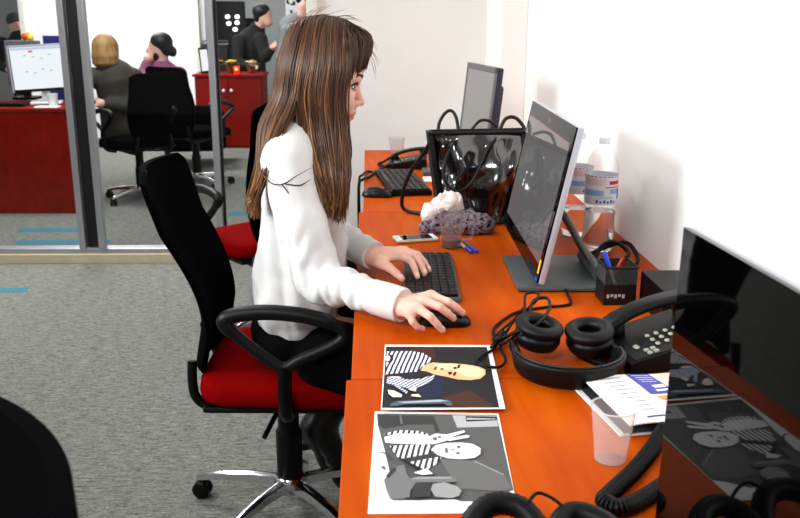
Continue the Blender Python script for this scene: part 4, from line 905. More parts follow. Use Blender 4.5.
# ---------------------------------------------------------------- office chairs
def office_chair(label, loc, rz, top=1.06, seat_mat='red_fabric', group=None):
    t = thing('office_chair', label, 'chair', loc, rz, group)
    # seat cushion
    rs = []; n = 48
    for f, z in ((0.90, 0.424), (0.985, 0.432), (1.0, 0.450), (0.985, 0.472), (0.93, 0.484), (0.80, 0.488), (0.4, 0.482), (0.05, 0.480)):
        rs.append([(0.012 + 0.224 * f * math.copysign(abs(math.cos(a)) ** 0.42, math.cos(a)), 0.24 * f * math.copysign(abs(math.sin(a)) ** 0.42, math.sin(a)), z - 0.02 * max(0, math.cos(a)) * (f ** 2)) for a in [2 * math.pi * k / n for k in range(n)]])
    MB().rings(rs).build('seat', M[seat_mat], t, 60)
    MB().box((0.01, 0, 0.413), (0.40, 0.43, 0.020), bev=0.009).build('seat_pan', M['black'], t)
    # backrest: curved padded panel with rounded corners
    def bx(v):
        z = 0.47 + (top - 0.47) * v
        return -0.230 + 0.034 * math.sin(math.pi * min(1, v * 1.4)) - 0.106 * max(0, v - 0.25) ** 1.2 / (0.75 ** 1.2), z
    b = MB(); nu, nv = 20, 24; fr = []; bk = []
    for j in range(nv + 1):
        v = j / nv; x, z = bx(v); e = (1 - abs(2 * v - 1) ** 9) ** (1 / 3.0); hw = (0.150 + 0.064 * v) * (0.72 + 0.28 * e)
        rf, rb = [], []
        for i in range(nu + 1):
            u = -1 + 2 * i / nu; ed = (1 - abs(u) ** 6) * min(1, 6 * min(v, 1 - v) + 0.15)
            xx = x + 0.035 * u * u
            rf.append(b._v((xx + 0.010 * ed, u * hw, z))); rb.append(b._v((xx - 0.014 - 0.004 * ed, u * hw, z)))
        fr.append(rf); bk.append(rb)
    for j in range(nv):
        for i in range(nu): b._f([fr[j][i], fr[j][i + 1], fr[j + 1][i + 1], fr[j + 1][i]]); b._f([bk[j][i], bk[j + 1][i], bk[j + 1][i + 1], bk[j][i + 1]])
        b._f([fr[j][0], fr[j + 1][0], bk[j + 1][0], bk[j][0]]); b._f([fr[j][nu], bk[j][nu], bk[j + 1][nu], fr[j + 1][nu]])
    for i in range(nu): b._f([fr[0][i], bk[0][i], bk[0][i + 1], fr[0][i + 1]]); b._f([fr[nv][i], fr[nv][i + 1], bk[nv][i + 1], bk[nv][i]])
    b.build('backrest', M['black_mesh'], t, 50)
    for s_ in (-1, 1):
        MB().tube(spl([(0.05, s_ * 0.13, 0.395), (-0.13, s_ * 0.14, 0.390), (-0.190, s_ * 0.145, 0.395), (-0.220, s_ * 0.145, 0.420), (-0.228, s_ * 0.140, 0.46), (-0.228, s_ * 0.13, 0.515)], 8), 0.013, 10, flat=1.0).build('back_support', M['black'], t, 60)
    # loop armrests
    for s_ in (-1, 1):
        y = s_ * 0.262
        loop = spl([(-0.112, y, 0.670), (-0.080, y, 0.689), (0.0, y, 0.696), (0.10, y, 0.684), (0.170, y, 0.656), (0.178, y, 0.632), (0.14, y, 0.606), (0.075, y, 0.576), (0.03, y, 0.553), (-0.012, y, 0.576), (-0.070, y, 0.624)], 6, True)
        rad = [0.019 if p.z > 0.645 and p.x < 0.15 else 0.015 for p in loop]
        MB().tube(loop, rad, 10, True).build('armrest', M['armrest'], t, 60)
        MB().tube(spl([(0.03, y, 0.556), (0.03, y, 0.47), (0.03, y - s_ * 0.02, 0.415), (0.03, y - s_ * 0.09, 0.392)], 6), 0.018, 10).build('armrest_post', M['black'], t, 60)
    MB().lathe([(0, 0.09), (0.034, 0.09), (0.037, 0.12), (0.037, 0.25), (0.030, 0.255), (0.030, 0.37), (0.06, 0.375), (0.06, 0.392), (0, 0.392)], 24, cap=False).build('gas_column', M['black'], t, 50)
    MB().tube([(0.0, -0.03, 0.375), (-0.02, -0.19, 0.362), (-0.03, -0.235, 0.350)], 0.007, 8).build('lever', M['black'], t, 60)
    MB().lathe([(0, 0.062), (0.04, 0.062), (0.048, 0.075), (0.048, 0.102), (0.04, 0.112), (0, 0.112)], 24, cap=False).build('base_hub', M['chrome'], t, 50)
    for k in range(5):
        m = Matrix.Rotation(R(165 + 72 * k) - rz, 4, 'Z')
        b = MB(); b.T = m
        b.rings([[(x, y * wd, z0 + dz * hh) for y, dz in ((-1, 0), (-0.8, 0.8), (0, 1.0), (0.8, 0.8), (1, 0), (0, -0.3))] for x, wd, z0, hh in ((0.035, 0.021, 0.078, 0.030), (0.12, 0.017, 0.080, 0.026), (0.20, 0.014, 0.074, 0.022), (0.265, 0.012, 0.062, 0.018), (0.292, 0.010, 0.056, 0.014))])
        lg = b.build('base_leg', M['chrome'], t, 50)
        b = MB(); b.T = m @ Matrix.Translation((0.278, 0, 0.0262)) @ Matrix.Rotation(R(40 * k), 4, 'Z')
        for s_ in (-1, 1): b.lathe([(0, 0.004), (0.020, 0.004), (0.025, 0.009), (0.025, 0.018), (0.02, 0.023), (0, 0.023)], 18, b.T.inverted() @ b.T @ Matrix.Rotation(R(90 * s_), 4, 'X'), cap=False) if False else None
        for s_ in (-1, 1):
            m2 = b.T @ Matrix.Rotation(R(90 * s_), 4, 'X'); sv = b.T; b.T = Matrix.Identity(4)
            b.lathe([(0, 0.004), (0.020, 0.004), (0.0255, 0.009), (0.0255, 0.018), (0.02, 0.023), (0, 0.023)], 18, m2, cap=False); b.T = sv
        b.box((0, 0, 0.018), (0.034, 0.044, 0.022), bev=0.008); b.tube([(0, 0, 0.02), (0, 0, 0.045)], 0.006, 8)
        b.build('caster', M['black'], lg, 50)
    return t
M['armrest'] = mat('armrest_plastic', S(9, 9, 10), 0.45, spec=0.25)
CH = (-0.230, 2.240, 0)
office_chair('red seated black office chair the woman in the white blouse sits on', CH, R(-2), 1.015)
office_chair('red seated black office chair standing empty behind the woman', (-0.47, 3.66, 0), R(130))
office_chair('black chair back cut off by the bottom left corner', (-0.550, 0.463, 0), R(-144), 1.05)

# ---------------------------------------------------------------- the woman
HO = Vector((-0.113, 2.108, 1.240)); HP = R(11)
HM = Matrix.Translation(HO) @ Matrix.Rotation(HP, 4, 'Y') @ Matrix.Rotation(R(0), 4, 'Z')
def hl(x, y, z): return tuple(HM @ Vector((x, y, z)))
HR = HM.to_3x3()
s = SDF((-0.34, 1.64, 0.03), (0.34, 2.46, 1.40), 0.0032)
# head
s.ell(hl(-0.005, 0, 0.03), (0.090, 0.072, 0.082), 0.01, HR)
s.ell(hl(0.036, 0, -0.045), (0.050, 0.053, 0.070), 0.03, HR)
s.ell(hl(0.060, 0, 0.035), (0.030, 0.058, 0.050), 0.03, HR)
s.cone(hl(0.066, -0.012, -0.102), hl(0.066, 0.012, -0.102), 0.020, 0.020, 0.03)
for q in (-1, 1):
    s.ell(hl(0.060, q * 0.036, -0.034), (0.024, 0.020, 0.024), 0.02, HR)            # cheeks
    s.cone(hl(0.082, q * 0.012, 0.020), hl(0.066, q * 0.046, 0.018), 0.010, 0.010, 0.014)  # brow ridge
    s.ell(hl(0.088, q * 0.032, -0.002), (0.016, 0.017, 0.0105), 0.008, HR, sub=True)  # eye socket
s.cone(hl(0.080, 0, 0.006), hl(0.103, 0, -0.036), 0.008, 0.0085, 0.010)
s.ell(hl(0.103, 0, -0.039), (0.0085, 0.0085, 0.0075), 0.006, HR)
for q in (-1, 1): s.ell(hl(0.091, q * 0.0115, -0.042), (0.0105, 0.0075, 0.0075), 0.006, HR)
s.ell(hl(0.083, 0, -0.058), (0.012, 0.020, 0.014), 0.012, HR)
s.ell(hl(0.088, 0, -0.067), (0.0085, 0.020, 0.0055), 0.005, HR)
s.ell(hl(0.086, 0, -0.0785), (0.0085, 0.018, 0.0060), 0.005, HR)
for q in (-1, 1): s.ell(hl(-0.012, q * 0.074, -0.012), (0.016, 0.007, 0.030), 0.006, HR)   # ears
# neck, trunk, arms, legs (inside the clothes)
s.chain([hl(-0.028, 0, -0.06), (-0.150, 2.125, 1.12), (-0.155, 2.135, 1.04)], [0.054, 0.050, 0.07], 0.02)
s.cone((-0.175, 2.02, 1.05), (-0.165, 2.26, 1.05), 0.052, 0.052, 0.04)
s.chain([(-0.155, 2.14, 1.0), (-0.165, 2.16, 0.85), (-0.185, 2.20, 0.62)], [0.095, 0.080, 0.10], 0.05)
RW, LW = (0.062, 1.768, 0.783), (0.010, 2.152, 0.786)
s.chain([(-0.183, 1.99, 1.06), (-0.115, 1.922, 0.792), RW], [0.040, 0.034, 0.0235], 0.02)
s.chain([(-0.172, 2.29, 1.06), (-0.118, 2.335, 0.805), LW], [0.040, 0.034, 0.0235], 0.02)
for y0, y1, an in ((2.13, 2.12, (0.16, 2.13, 0.12)), (2.28, 2.31, (-0.11, 2.33, 0.27))):
    s.chain([(-0.19, y0, 0.57), (0.19, y1, 0.545), an], [0.070, 0.050, 0.033], 0.03)
# hands: palm, four fingers and a thumb each
FW = 0.0082
hands = [
 (RW, [[(0.1330, 1.7735, 0.803), (0.1684, 1.7443, 0.799), (0.1870, 1.7455, 0.785), (0.2010, 1.7524, 0.770)],
       [(0.1177, 1.7371, 0.804), (0.1479, 1.7150, 0.798), (0.1641, 1.7167, 0.784), (0.1781, 1.7268, 0.768)],
       [(0.0995, 1.7127, 0.798), (0.1248, 1.6816, 0.789), (0.1396, 1.6829, 0.772), (0.1517, 1.6871, 0.756)],
       [(0.0847, 1.7068, 0.788), (0.0894, 1.6934, 0.774), (0.0990, 1.6958, 0.762), (0.1122, 1.7045, 0.752)]],
      [(0.080, 1.795, 0.782), (0.110, 1.815, 0.774), (0.136, 1.820, 0.766), (0.156, 1.814, 0.760)]),
 (LW, [[(0.084, 2.108, 0.799), (0.105, 2.064, 0.797), (0.113, 2.044, 0.783), (0.118, 2.030, 0.768)],
       [(0.092, 2.130, 0.803), (0.118, 2.087, 0.803), (0.130, 2.067, 0.787), (0.138, 2.053, 0.769)],
       [(0.091, 2.153, 0.801), (0.123, 2.114, 0.801), (0.140, 2.095, 0.786), (0.150, 2.082, 0.769)],
       [(0.082, 2.174, 0.795), (0.113, 2.150, 0.791), (0.129, 2.138, 0.779), (0.141, 2.127, 0.767)]],
      [(0.030, 2.118, 0.779), (0.052, 2.084, 0.774), (0.068, 2.056, 0.768), (0.081, 2.036, 0.761)])]
nails = []
for W0, fs, th in hands:
    Wv = np.array(W0)
    for i, fg in enumerate(fs):
        r = (0.0088, 0.0090, 0.0086, 0.0076)[i]
        s.cone(W0, fg[0], 0.0205, 0.0118, 0.012)
        s.cone(fg[0], fg[1], r + 0.0022, r, 0.004)
        s.cone(fg[1], fg[2], r + 0.0003, r - 0.0006, 0.002); s.cone(fg[2], fg[3], r - 0.0006, r - 0.0018, 0.002)
        nails.append((fg[2], fg[3], r))
    s.cone(fs[0][0], fs[3][0], 0.0115, 0.010, 0.008)
    s.cone(W0, th[0], 0.019, 0.016, 0.015); s.cone(th[0], th[1], 0.0155, 0.0115, 0.008); s.cone(th[1], th[2], 0.0112, 0.0098, 0.003); s.cone(th[2], th[3], 0.0098, 0.0078, 0.003)
    nails.append((th[2], th[3], 0.0095))
V3, F = s.mesh('person'); del s
V3 = relax(V3, F, 1, 0.35)
cen = V3[F].mean(1); iv = np.array(HM.inverted()); lc = cen @ iv[:3, :3].T + iv[:3, 3]
lip = (lc[:, 0] > 0.078) & (np.abs(lc[:, 1]) < 0.021 - 0.35 * np.abs(lc[:, 2] + 0.073)) & (lc[:, 2] < -0.0625) & (lc[:, 2] > -0.0845)
lip &= lc[:, 0] < 0.12
woman = finish(np_mesh('person', V3, F, lip.astype(int)), 'person', [M['skin'], M['lips']], None, 180)
tag(woman, 'seated woman in a white blouse with long brown hair, typing and holding a mouse', 'person')
def wear(mb_or_mesh, name, m, smooth=60):
    o = mb_or_mesh.build(name, m, woman, smooth) if isinstance(mb_or_mesh, MB) else finish(mb_or_mesh, name, m, woman, smooth)
    o.location = -woman.location; return o
# eyes, lashes, brows, nails
M['eye_white'] = mat('eye_white', S(225, 220, 215), 0.2); M['iris'] = mat('iris', S(50, 34, 24), 0.1); M['brow'] = mat('eyebrow_hair', S(40, 24, 16), 0.8); M['lash'] = mat('eyelash', S(10, 8, 8), 0.7)
for q in (-1, 1):
    b = MB(); b.ball(hl(0.0705, q * 0.0315, -0.001), 0.0125, 20); b.mi = 1
    b.ball(hl(0.0772, q * 0.0325, -0.0030), (0.0072, 0.0066, 0.0066), 14); wear(b, 'eye', [M['eye_white'], M['iris']])
    b = MB(); b.tube([hl(0.0865, q * 0.018, 0.002), hl(0.0875, q * 0.026, 0.0065), hl(0.0845, q * 0.036, 0.0062), hl(0.0755, q * 0.046, 0.001), hl(0.070, q * 0.052, -0.001)], [0.0016, 0.0026, 0.0026, 0.0022, 0.001], 6)
    b.tube([hl(0.0865, q * 0.020, -0.008), hl(0.084, q * 0.033, -0.0105), hl(0.0755, q * 0.046, -0.003)], 0.0011, 6); wear(b, 'eyelashes', M['lash'])
    b = MB(); b.tube(spl([hl(0.094, q * 0.010, 0.019), hl(0.0945, q * 0.020, 0.0245), hl(0.088, q * 0.036, 0.0275), hl(0.077, q * 0.050, 0.022)], 5), [0.0030, 0.0034, 0.0028, 0.0012], 8); wear(b, 'eyebrow', M['brow'])
for a, c, r in nails:
    a, c = Vector(a), Vector(c); d = (c - a).normalized(); up = Vector((0, 0, 1)) - d * d.z; up.normalize(); sd = d.cross(up)
    m3 = Matrix((d, sd, up)).transposed(); b = MB(); b.ball(a.lerp(c, 0.80) + up * (r * 0.66), (0.0058, r * 0.62, 0.0022), 12, m3.to_euler()); wear(b, 'fingernail', M['nail'])

# blouse
s = SDF((-0.36, 1.66, 0.52), (0.13, 2.46, 1.24), 0.0042)
s.ell((-0.150, 2.14, 1.00), (0.108, 0.150, 0.145), 0.02)
s.cone((-0.186, 2.005, 1.062), (-0.174, 2.275, 1.060), 0.050, 0.050, 0.04); s.cone((-0.160, 2.085, 1.125), (-0.184, 2.015, 1.075), 0.050, 0.050, 0.04); s.cone((-0.155, 2.165, 1.125), (-0.176, 2.26, 1.075), 0.050, 0.050, 0.04)
s.chain([(-0.165, 2.13, 1.10), (-0.150, 2.122, 1.165)], [0.066, 0.056], 0.03)
s.ell((-0.172, 2.165, 0.83), (0.112, 0.140, 0.20), 0.05)
s.ell((-0.190, 2.185, 0.68), (0.118, 0.155, 0.15), 0.05)
s.chain([(-0.190, 1.990, 1.052), (-0.152, 1.945, 0.92), (-0.115, 1.915, 0.795)], [0.060, 0.056, 0.053], 0.02)
s.chain([(-0.174, 2.295, 1.065), (-0.15, 2.325, 0.92), (-0.120, 2.337, 0.81)], [0.060, 0.056, 0.053], 0.02)
def sleeve(e, wr, cut_at):
    e, wr = np.array(e), np.array(wr); d = (wr - e) / np.linalg.norm(wr - e); c = e + d * cut_at
    s2 = SDF(np.minimum(e, wr) - 0.09, np.maximum(e, wr) + 0.09, 0.0042)
    return e, d, c
for e, wr in (((-0.115, 1.915, 0.795), (0.062, 1.768, 0.787)), ((-0.120, 2.337, 0.81), (0.004, 2.158, 0.790))):
    e, wr = np.array(e), np.array(wr); d = (wr - e) / np.linalg.norm(wr - e)
    s.cone(e, e + d * 0.16, 0.052, 0.037, 0.015); s.cone(e + d * 0.15, wr, 0.038, 0.0345, 0.006)
    c = wr + d * 0.008; s.cut(c, d, c - 0.06, c + 0.075)
s.cut((-0.2, 2.1, 0.585), (-0.22, 0, -1))
V3, F = s.mesh('blouse'); del s
V3 = relax(V3, F, 2)
n0 = np.zeros_like(V3); fn = np.cross(V3[F[:, 2]] - V3[F[:, 0]], V3[F[:, 3]] - V3[F[:, 1]])
for j in range(4): np.add.at(n0, F[:, j], fn)
n0 /= np.maximum(np.linalg.norm(n0, axis=1), 1e-9)[:, None]
for i in range(len(V3)):                        # folds: drapes down the trunk, rings around the sleeves
    x, y, z = V3[i]
    ta = min(1, max(0, (0.97 - z) / 0.12)) * min(1, max(0, (1.985 - y) / 0.04)); ta = max(ta, min(1, max(0, (x + 0.055) / 0.03)) * (1 if z < 0.86 else 0))
    g1 = noise.noise(Vector((x * 34 + y * -26, (x + y) * 8, z * 18))) * 0.010 + noise.noise(Vector((x * 70, y * 50, z * 30))) * 0.002
    g2 = noise.noise(Vector((x * 22 + z * 4, y * 22, z * 5 + 2))) * 0.016 * min(1, max(0.12, (1.08 - z) * 4)) + noise.noise(Vector((x * 30, y * 30, z * 26 + x * 20))) * 0.0035 * min(1, max(0.3, (1.10 - z) * 5))
    g = g1 * ta + g2 * (1 - ta)
    V3[i] += n0[i] * (g - 0.001)
wear(np_mesh('blouse', V3, F), 'blouse', M['blouse'], 180)
# cuffs and collar
for e, wr in (((-0.115, 1.915, 0.795), (0.062, 1.768, 0.787)), ((-0.120, 2.337, 0.81), (0.004, 2.158, 0.790))):
    e, wr = Vector(e), Vector(wr); d = (wr - e).normalized()
    b = MB(); q = d.to_track_quat('Z', 'Y').to_matrix().to_4x4()
    b.lathe([(0.026, 0.012), (0.036, 0.014), (0.0385, 0.010), (0.0395, -0.03), (0.0385, -0.062), (0.030, -0.064)], 32, Matrix.Translation(wr) @ q, cap=True)
    wear(b, 'cuff', M['blouse'], 60)
b = MB(); b.rings([[(-0.153 + 0.058 * math.cos(a) * k - 0.006 * zz, 2.124 + 0.060 * math.sin(a) * k, 1.135 + zz * 0.04 + 0.012 * math.cos(a)) for a in [2 * math.pi * j / 32 for j in range(32)]] for zz, k in ((0, 1.14), (0.5, 1.08), (0.9, 1.0), (1.0, 0.96), (0.9, 0.92), (0.1, 1.0))]); wear(b, 'collar', M['blouse'], 60)
# trousers and shoes
s = SDF((-0.36, 1.98, 0.05), (0.30, 2.48, 0.72), 0.006)
s.ell((-0.200, 2.205, 0.575), (0.118, 0.155, 0.086), 0.02)
s.chain([(-0.10, 2.085, 0.538), (0.04, 2.066, 0.505), (0.19, 2.12, 0.535), (0.165, 2.13, 0.15)], [0.095, 0.098, 0.066, 0.055], 0.02)
s.chain([(-0.19, 2.28, 0.572), (0.19, 2.31, 0.545), (-0.08, 2.33, 0.30)], [0.082, 0.060, 0.048], 0.02)
s.cut((0, 0, 0.10), (0, 0, -1))
V3, F = s.mesh('trousers'); V3 = relax(V3, F, 2); wear(np_mesh('trousers', V3, F), 'trousers', M['trousers'], 180)
M['shoe'] = mat('black_shoe', S(8, 8, 9), 0.4)
s = SDF((-0.26, 2.24, -0.01), (0.05, 2.42, 0.36), 0.005)
s.chain([(-0.120, 2.33, 0.27), (-0.150, 2.33, 0.215), (-0.112, 2.33, 0.115), (-0.072, 2.33, 0.05)], [0.050, 0.050, 0.042, 0.036], 0.02); s.cone((-0.072, 2.33, 0.05), (-0.02, 2.325, 0.034), 0.036, 0.030, 0.02)
s.cone((-0.180, 2.33, 0.205), (-0.195, 2.33, 0.16), 0.028, 0.022, 0.015)
s.cut((0, 0, 0.002), (0, 0, -1))
V3, F = s.mesh('shoe'); wear(np_mesh('shoe', relax(V3, F, 2), F), 'shoe', M['shoe'], 60)
s = SDF((0.06, 2.06, -0.01), (0.40, 2.21, 0.20), 0.005)
s.chain([(0.160, 2.13, 0.13), (0.155, 2.13, 0.05), (0.24, 2.125, 0.045), (0.33, 2.12, 0.03)], [0.046, 0.044, 0.040, 0.03], 0.02); s.cut((0, 0, 0.002), (0, 0, -1))
V3, F = s.mesh('shoe'); wear(np_mesh('shoe', relax(V3, F, 2), F), 'shoe', M['shoe'], 60)

# hair: an inner mass and about a thousand locks over it, one mesh
def hair_mat(name, c0, c1, c2):
    m = mat(name, c0, 0.38, spec=0.35); nt = m.node_tree; bb = nt.nodes['Principled BSDF']
    at = nt.nodes.new('ShaderNodeAttribute'); at.attribute_name = 'tint'
    r = nt.nodes.new('ShaderNodeValToRGB'); e = r.color_ramp.elements; e[0].color = c0; e[1].color = c2; k = e.new(0.5); k.color = c1
    nt.links.new(at.outputs['Fac'], r.inputs[0]); nt.links.new(r.outputs[0], bb.inputs['Base Color'])
    bb.inputs['Anisotropic'].default_value = 0.5; return m
s = SDF((-0.32, 1.92, 0.90), (0.03, 2.32, 1.41), 0.004)
s.ell((-0.110, 2.108, 1.285), (0.100, 0.084, 0.096), 0.02)
s.ell((-0.035, 2.108, 1.325), (0.036, 0.062, 0.040), 0.03)
for q in (-1, 1):
    y = 2.108 + q * 0.070
    s.ell((-0.118, y, 1.20), (0.070, 0.022, 0.11), 0.02)
    s.chain([(-0.11, y, 1.16), (-0.10, 2.108 + q * 0.115, 1.06), (-0.078, 2.108 + q * 0.135, 0.96)], [0.034, 0.026, 0.012], 0.02)
s.chain([(-0.170, 2.108, 1.27), (-0.190, 2.10, 1.14), (-0.232, 2.085, 1.06), (-0.262, 2.075, 0.96)], [0.05, 0.055, 0.03, 0.014], 0.03)
s.cone((-0.19, 2.07, 1.2), (-0.20, 2.05, 1.12), 0.04, 0.03, 0.02)
s.f += 0.013
V3, F = s.mesh('hair'); V3 = relax(V3, F, 2); del s
verts = [V3]; faces = [F]; tint = [np.full(len(V3), 0.0)]; nv = len(V3)
ym = 2.108
TZ = [(1.36, -0.100, 0.078, 0.052), (1.34, -0.100, 0.097, 0.074), (1.28, -0.1035, 0.1115, 0.092), (1.20, -0.115, 0.114, 0.096), (1.12, -0.119, 0.126, 0.104)]
def hull(phi, z, side):
    z_ = [r[0] for r in TZ][::-1]; cx, rx, ry = [np.interp(z, z_, [r[k] for r in TZ][::-1]) for k in (1, 2, 3)]
    return Vector((cx + rx * math.cos(phi), ym + side * ry * math.sin(phi), z))
def part(tp):
    xs = [0, 0.15, 0.4, 0.65, 0.85, 1.0]
    return Vector((np.interp(tp, xs, [-0.025, -0.050, -0.095, -0.135, -0.170, -0.195]), ym + 0.012, np.interp(tp, xs, [1.350, 1.374, 1.388, 1.384, 1.365, 1.325])))
def strand(pts, r, tn, n=4, ts=0.25):
    global nv
    P = [Vector(p) for p in spl(pts, n)]; m = len(P); V = np.zeros((m * 4, 3)); T = np.zeros(m * 4)
    for i, p in enumerate(P):
        tg = (P[min(i + 1, m - 1)] - P[max(i - 1, 0)]).normalized(); u = tg.cross(Vector((0.3, 1, 0.1))).normalized(); v = tg.cross(u); f = i / (m - 1); q = r * (1 - 0.75 * max(0, f - 0.6) / 0.4) * (0.6 + min(0.4, f * 3))
        for k, (a, c) in enumerate(((1, 0), (0, 0.7), (-1, 0), (0, -0.7))): V[i * 4 + k] = p + u * a * q + v * c * q
        T[i * 4:i * 4 + 4] = min(1, max(0, tn + ts * f))
    Fs = [[nv + i * 4 + k, nv + i * 4 + (k + 1) % 4, nv + i * 4 + 4 + (k + 1) % 4, nv + i * 4 + 4 + k] for i in range(m - 1) for k in range(4)]
    verts.append(V); faces.append(np.array(Fs)); tint.append(T); nv += m * 4
rh = random.Random(11)
def J(a): return rh.uniform(-a, a)
for side, cnt in ((-1, 1250), (1, 280)):
    for k in range(cnt):
        u = (k + rh.random()) / cnt; phi = R(56 + 124 * u) + J(0.03); tp = min(1, max(0, 0.08 + 0.9 * u + J(0.05)))
        dp = rh.random() ** 1.6 * 0.018                                      # depth below the surface
        r0 = part(tp); r0.y += side * rh.random() * 0.03; r0.z -= abs(r0.y - ym - 0.012) * 0.25
        cen_ = Vector((-0.11, ym, 1.22))
        def hp(p, e): d = (p - Vector((-0.115, ym, p.z))); return p - d.normalized() * e
        pts = [r0 - Vector((0, 0, dp)), hp(hull(phi + J(0.04), 1.352, side), dp), hp(hull(phi, 1.28, side), dp), hp(hull(phi + J(0.03), 1.20, side), dp + J(0.003)), hp(hull(phi + J(0.04), 1.12, side), dp + J(0.004))]
        pts[1] = pts[1].lerp(r0, 0.25); pts[1].z += 0.010
        if u < 0.50 + J(0.04):
            f = u / 0.5
            x1 = -0.046 - 0.088 * f + J(0.008); x2 = -0.054 - 0.056 * f + J(0.010); zt = 0.915 + rh.random() ** 2 * 0.09 + 0.03 * f
            y1 = ym + side * (0.146 - dp * 0.8 + J(0.004)); y2 = ym + side * (0.156 - dp + J(0.006))
            pts[4].x = pts[4].x * 0.6 + 0.4 * (x1 + 0.002)
            pts += [(x1, y1, 1.035), (x2, y2, 0.975), (x2 - 0.008 + J(0.012), y2 + J(0.006), min(0.955, zt))]
        else:
            g = (u - 0.5) / 0.5
            x1 = -0.234 - 0.034 * g + J(0.006) + dp * 0.5; x2 = -0.262 - 0.024 * g + J(0.008) + dp * 0.5; zt = 0.925 + rh.random() ** 2 * 0.08
            y1 = ym + side * (0.158 - 0.125 * g); y2 = ym + side * (0.135 - 0.10 * g) + J(0.006)
            pts[4] = Vector((pts[4].x * 0.75 + 0.25 * x1 - 0.01, pts[4].y * 0.6 + 0.4 * y1, 1.13))
            pts += [(x1, y1, 1.045), (x2, y2, 0.975), (x2 - 0.006 + J(0.010), y2 + J(0.008), min(0.962, zt))]
        strand(pts, rh.uniform(0.0009, 0.0022), rh.random() ** 1.5 * 0.55, 4, 0.34)
for k in range(330):                                                          # fringe swept over the forehead
    u = (k + rh.random()) / 330; phi = R(-66 + 132 * u); dp = rh.random() ** 1.5 * 0.014; c = math.cos(phi); s_ = math.sin(phi)
    r0 = part(rh.random() * 0.30 + 0.02); r0.z -= dp; r0.y -= s_ * 0.02
    rx, ry = 0.106 - dp, 0.083 - dp
    a = abs(phi) / R(66)
    pts = [r0, (-0.098 + (rx - 0.004) * c, ym - ry * 0.88 * s_, 1.340 - dp + J(0.003)), (-0.098 + (rx + 0.001) * c, ym - ry * s_, 1.305 + J(0.003)), (-0.101 + (rx - 0.002) * c, ym - (ry + 0.002) * s_, 1.288 - 0.028 * a ** 1.3), (-0.106 + (rx - 0.004) * c, ym - (ry + 0.002) * s_, 1.272 - 0.040 * a ** 1.3 + J(0.010))]
    strand(pts, rh.uniform(0.0012, 0.0024), rh.random() ** 2 * 0.5 - 0.02, 5, 0.1)
for pts in ([(-0.255, 2.00, 1.075), (-0.245, 1.955, 1.045), (-0.218, 1.921, 1.022), (-0.190, 1.914, 1.022), (-0.160, 1.918, 1.040), (-0.128, 1.935, 1.055)], [(-0.195, 1.914, 1.022), (-0.180, 1.913, 1.000), (-0.172, 1.914, 0.975)], [(-0.190, 1.915, 1.022), (-0.155, 1.916, 1.018), (-0.13, 1.930, 1.030)]):
    strand(pts, 0.0016, 0.25, 6)
for k in range(22):                                                           # stray hairs
    a = rh.uniform(-0.2, 2.6); p0 = Vector((-0.10 + 0.105 * math.cos(a), ym + J(0.03), 1.29 + 0.10 * math.sin(a) * 0.95)); d = Vector((math.cos(a), 0, math.sin(a))); tg = Vector((d.z, J(0.4), -d.x))
    strand([p0, p0 + d * 0.008 + tg * 0.02, p0 + d * rh.uniform(0.006, 0.016) + tg * 0.045], 0.0006, 0.5, 4)
V3 = np.concatenate(verts); F = np.concatenate(faces)
me = np_mesh('hair', V3, F); at = me.attributes.new('tint', 'FLOAT', 'POINT'); at.data.foreach_set('value', np.concatenate(tint).astype(np.float32))
wear(me, 'hair', hair_mat('brown_hair', S(26, 15, 9), S(82, 50, 28), S(176, 126, 74)), 180)

# ---------------------------------------------------------------- beyond the glass: desk, people, furniture
t = thing('desk', 'dark red desk with closed front behind the left glass pane', 'desk', (-2.765, 6.41, 0))
MB().box((0, 0, 0.727), (1.40, 0.62, 0.026), bev=0.003).build('desktop', M['redwood'], t)
MB().box((0.0, -0.29, 0.357), (1.36, 0.02, 0.714)).build('front_panel', M['redwood'], t)
for s_ in (-1, 1): MB().box((s_ * 0.67, 0.01, 0.357), (0.024, 0.56, 0.714)).build('side_panel', M['redwood'], t)
t = thing('monitor', 'lit white monitor on the dark red desk behind the glass', 'monitor', (-2.34, 6.45, DZ), R(14))
b = MB(); b.T = Matrix.Translation((0, 0, 0.10)) @ Matrix.Rotation(R(-5), 4, 'X') @ Matrix.Rotation(R(-3), 4, 'Y'); TT = b.T
b.box((0, 0.012, 0.155), (0.43, 0.04, 0.33), bev=0.006); b.build('housing', M['black'], t)
b = MB(); b.T = TT
for c, d in [((0, -0.010, 0.313), (0.43, 0.008, 0.014)), ((-0.209, -0.010, 0.155), (0.012, 0.008, 0.33))]: b.box(c, d, bev=0.002)
b.build('bezel', M['silver'], t)
b = MB(); b.T = TT; b.box((0, -0.009, 0.158), (0.395, 0.004, 0.295)); b.build('display', emis('lit_display', (0.93, 0.97, 1, 1), 0.95), t)
b = MB(); b.T = TT; M['disp_blue'] = emis('lit_display_blue', (0.62, 0.74, 0.95, 1), 0.8)
b.box((0, -0.0118, 0.292), (0.385, 0.001, 0.014)); b.build('display_bar', M['disp_blue'], t)
b = MB(); b.T = TT; b.box((-0.06, -0.0118, 0.272), (0.03, 0.001, 0.014)); b.build('display_mark', emis('lit_red', (0.9, 0.15, 0.1, 1), 0.8), t)
b = MB(); b.T = TT
for q in range(8): b.box((-0.10 + 0.055 * (q % 4), -0.0118, 0.245 - 0.10 * (q // 4) - 0.012 * (q % 3)), (0.022, 0.001, 0.007))
b.build('display_lines', emis('lit_grey', (0.6, 0.66, 0.75, 1), 0.7), t)
MB().box((0, 0.05, 0.08), (0.06, 0.03, 0.16), bev=0.005).build('neck', M['white_plastic'], t)
MB().box((0, 0.02, 0.008), (0.22, 0.18, 0.016), bev=0.006).build('base', M['white_plastic'], t)
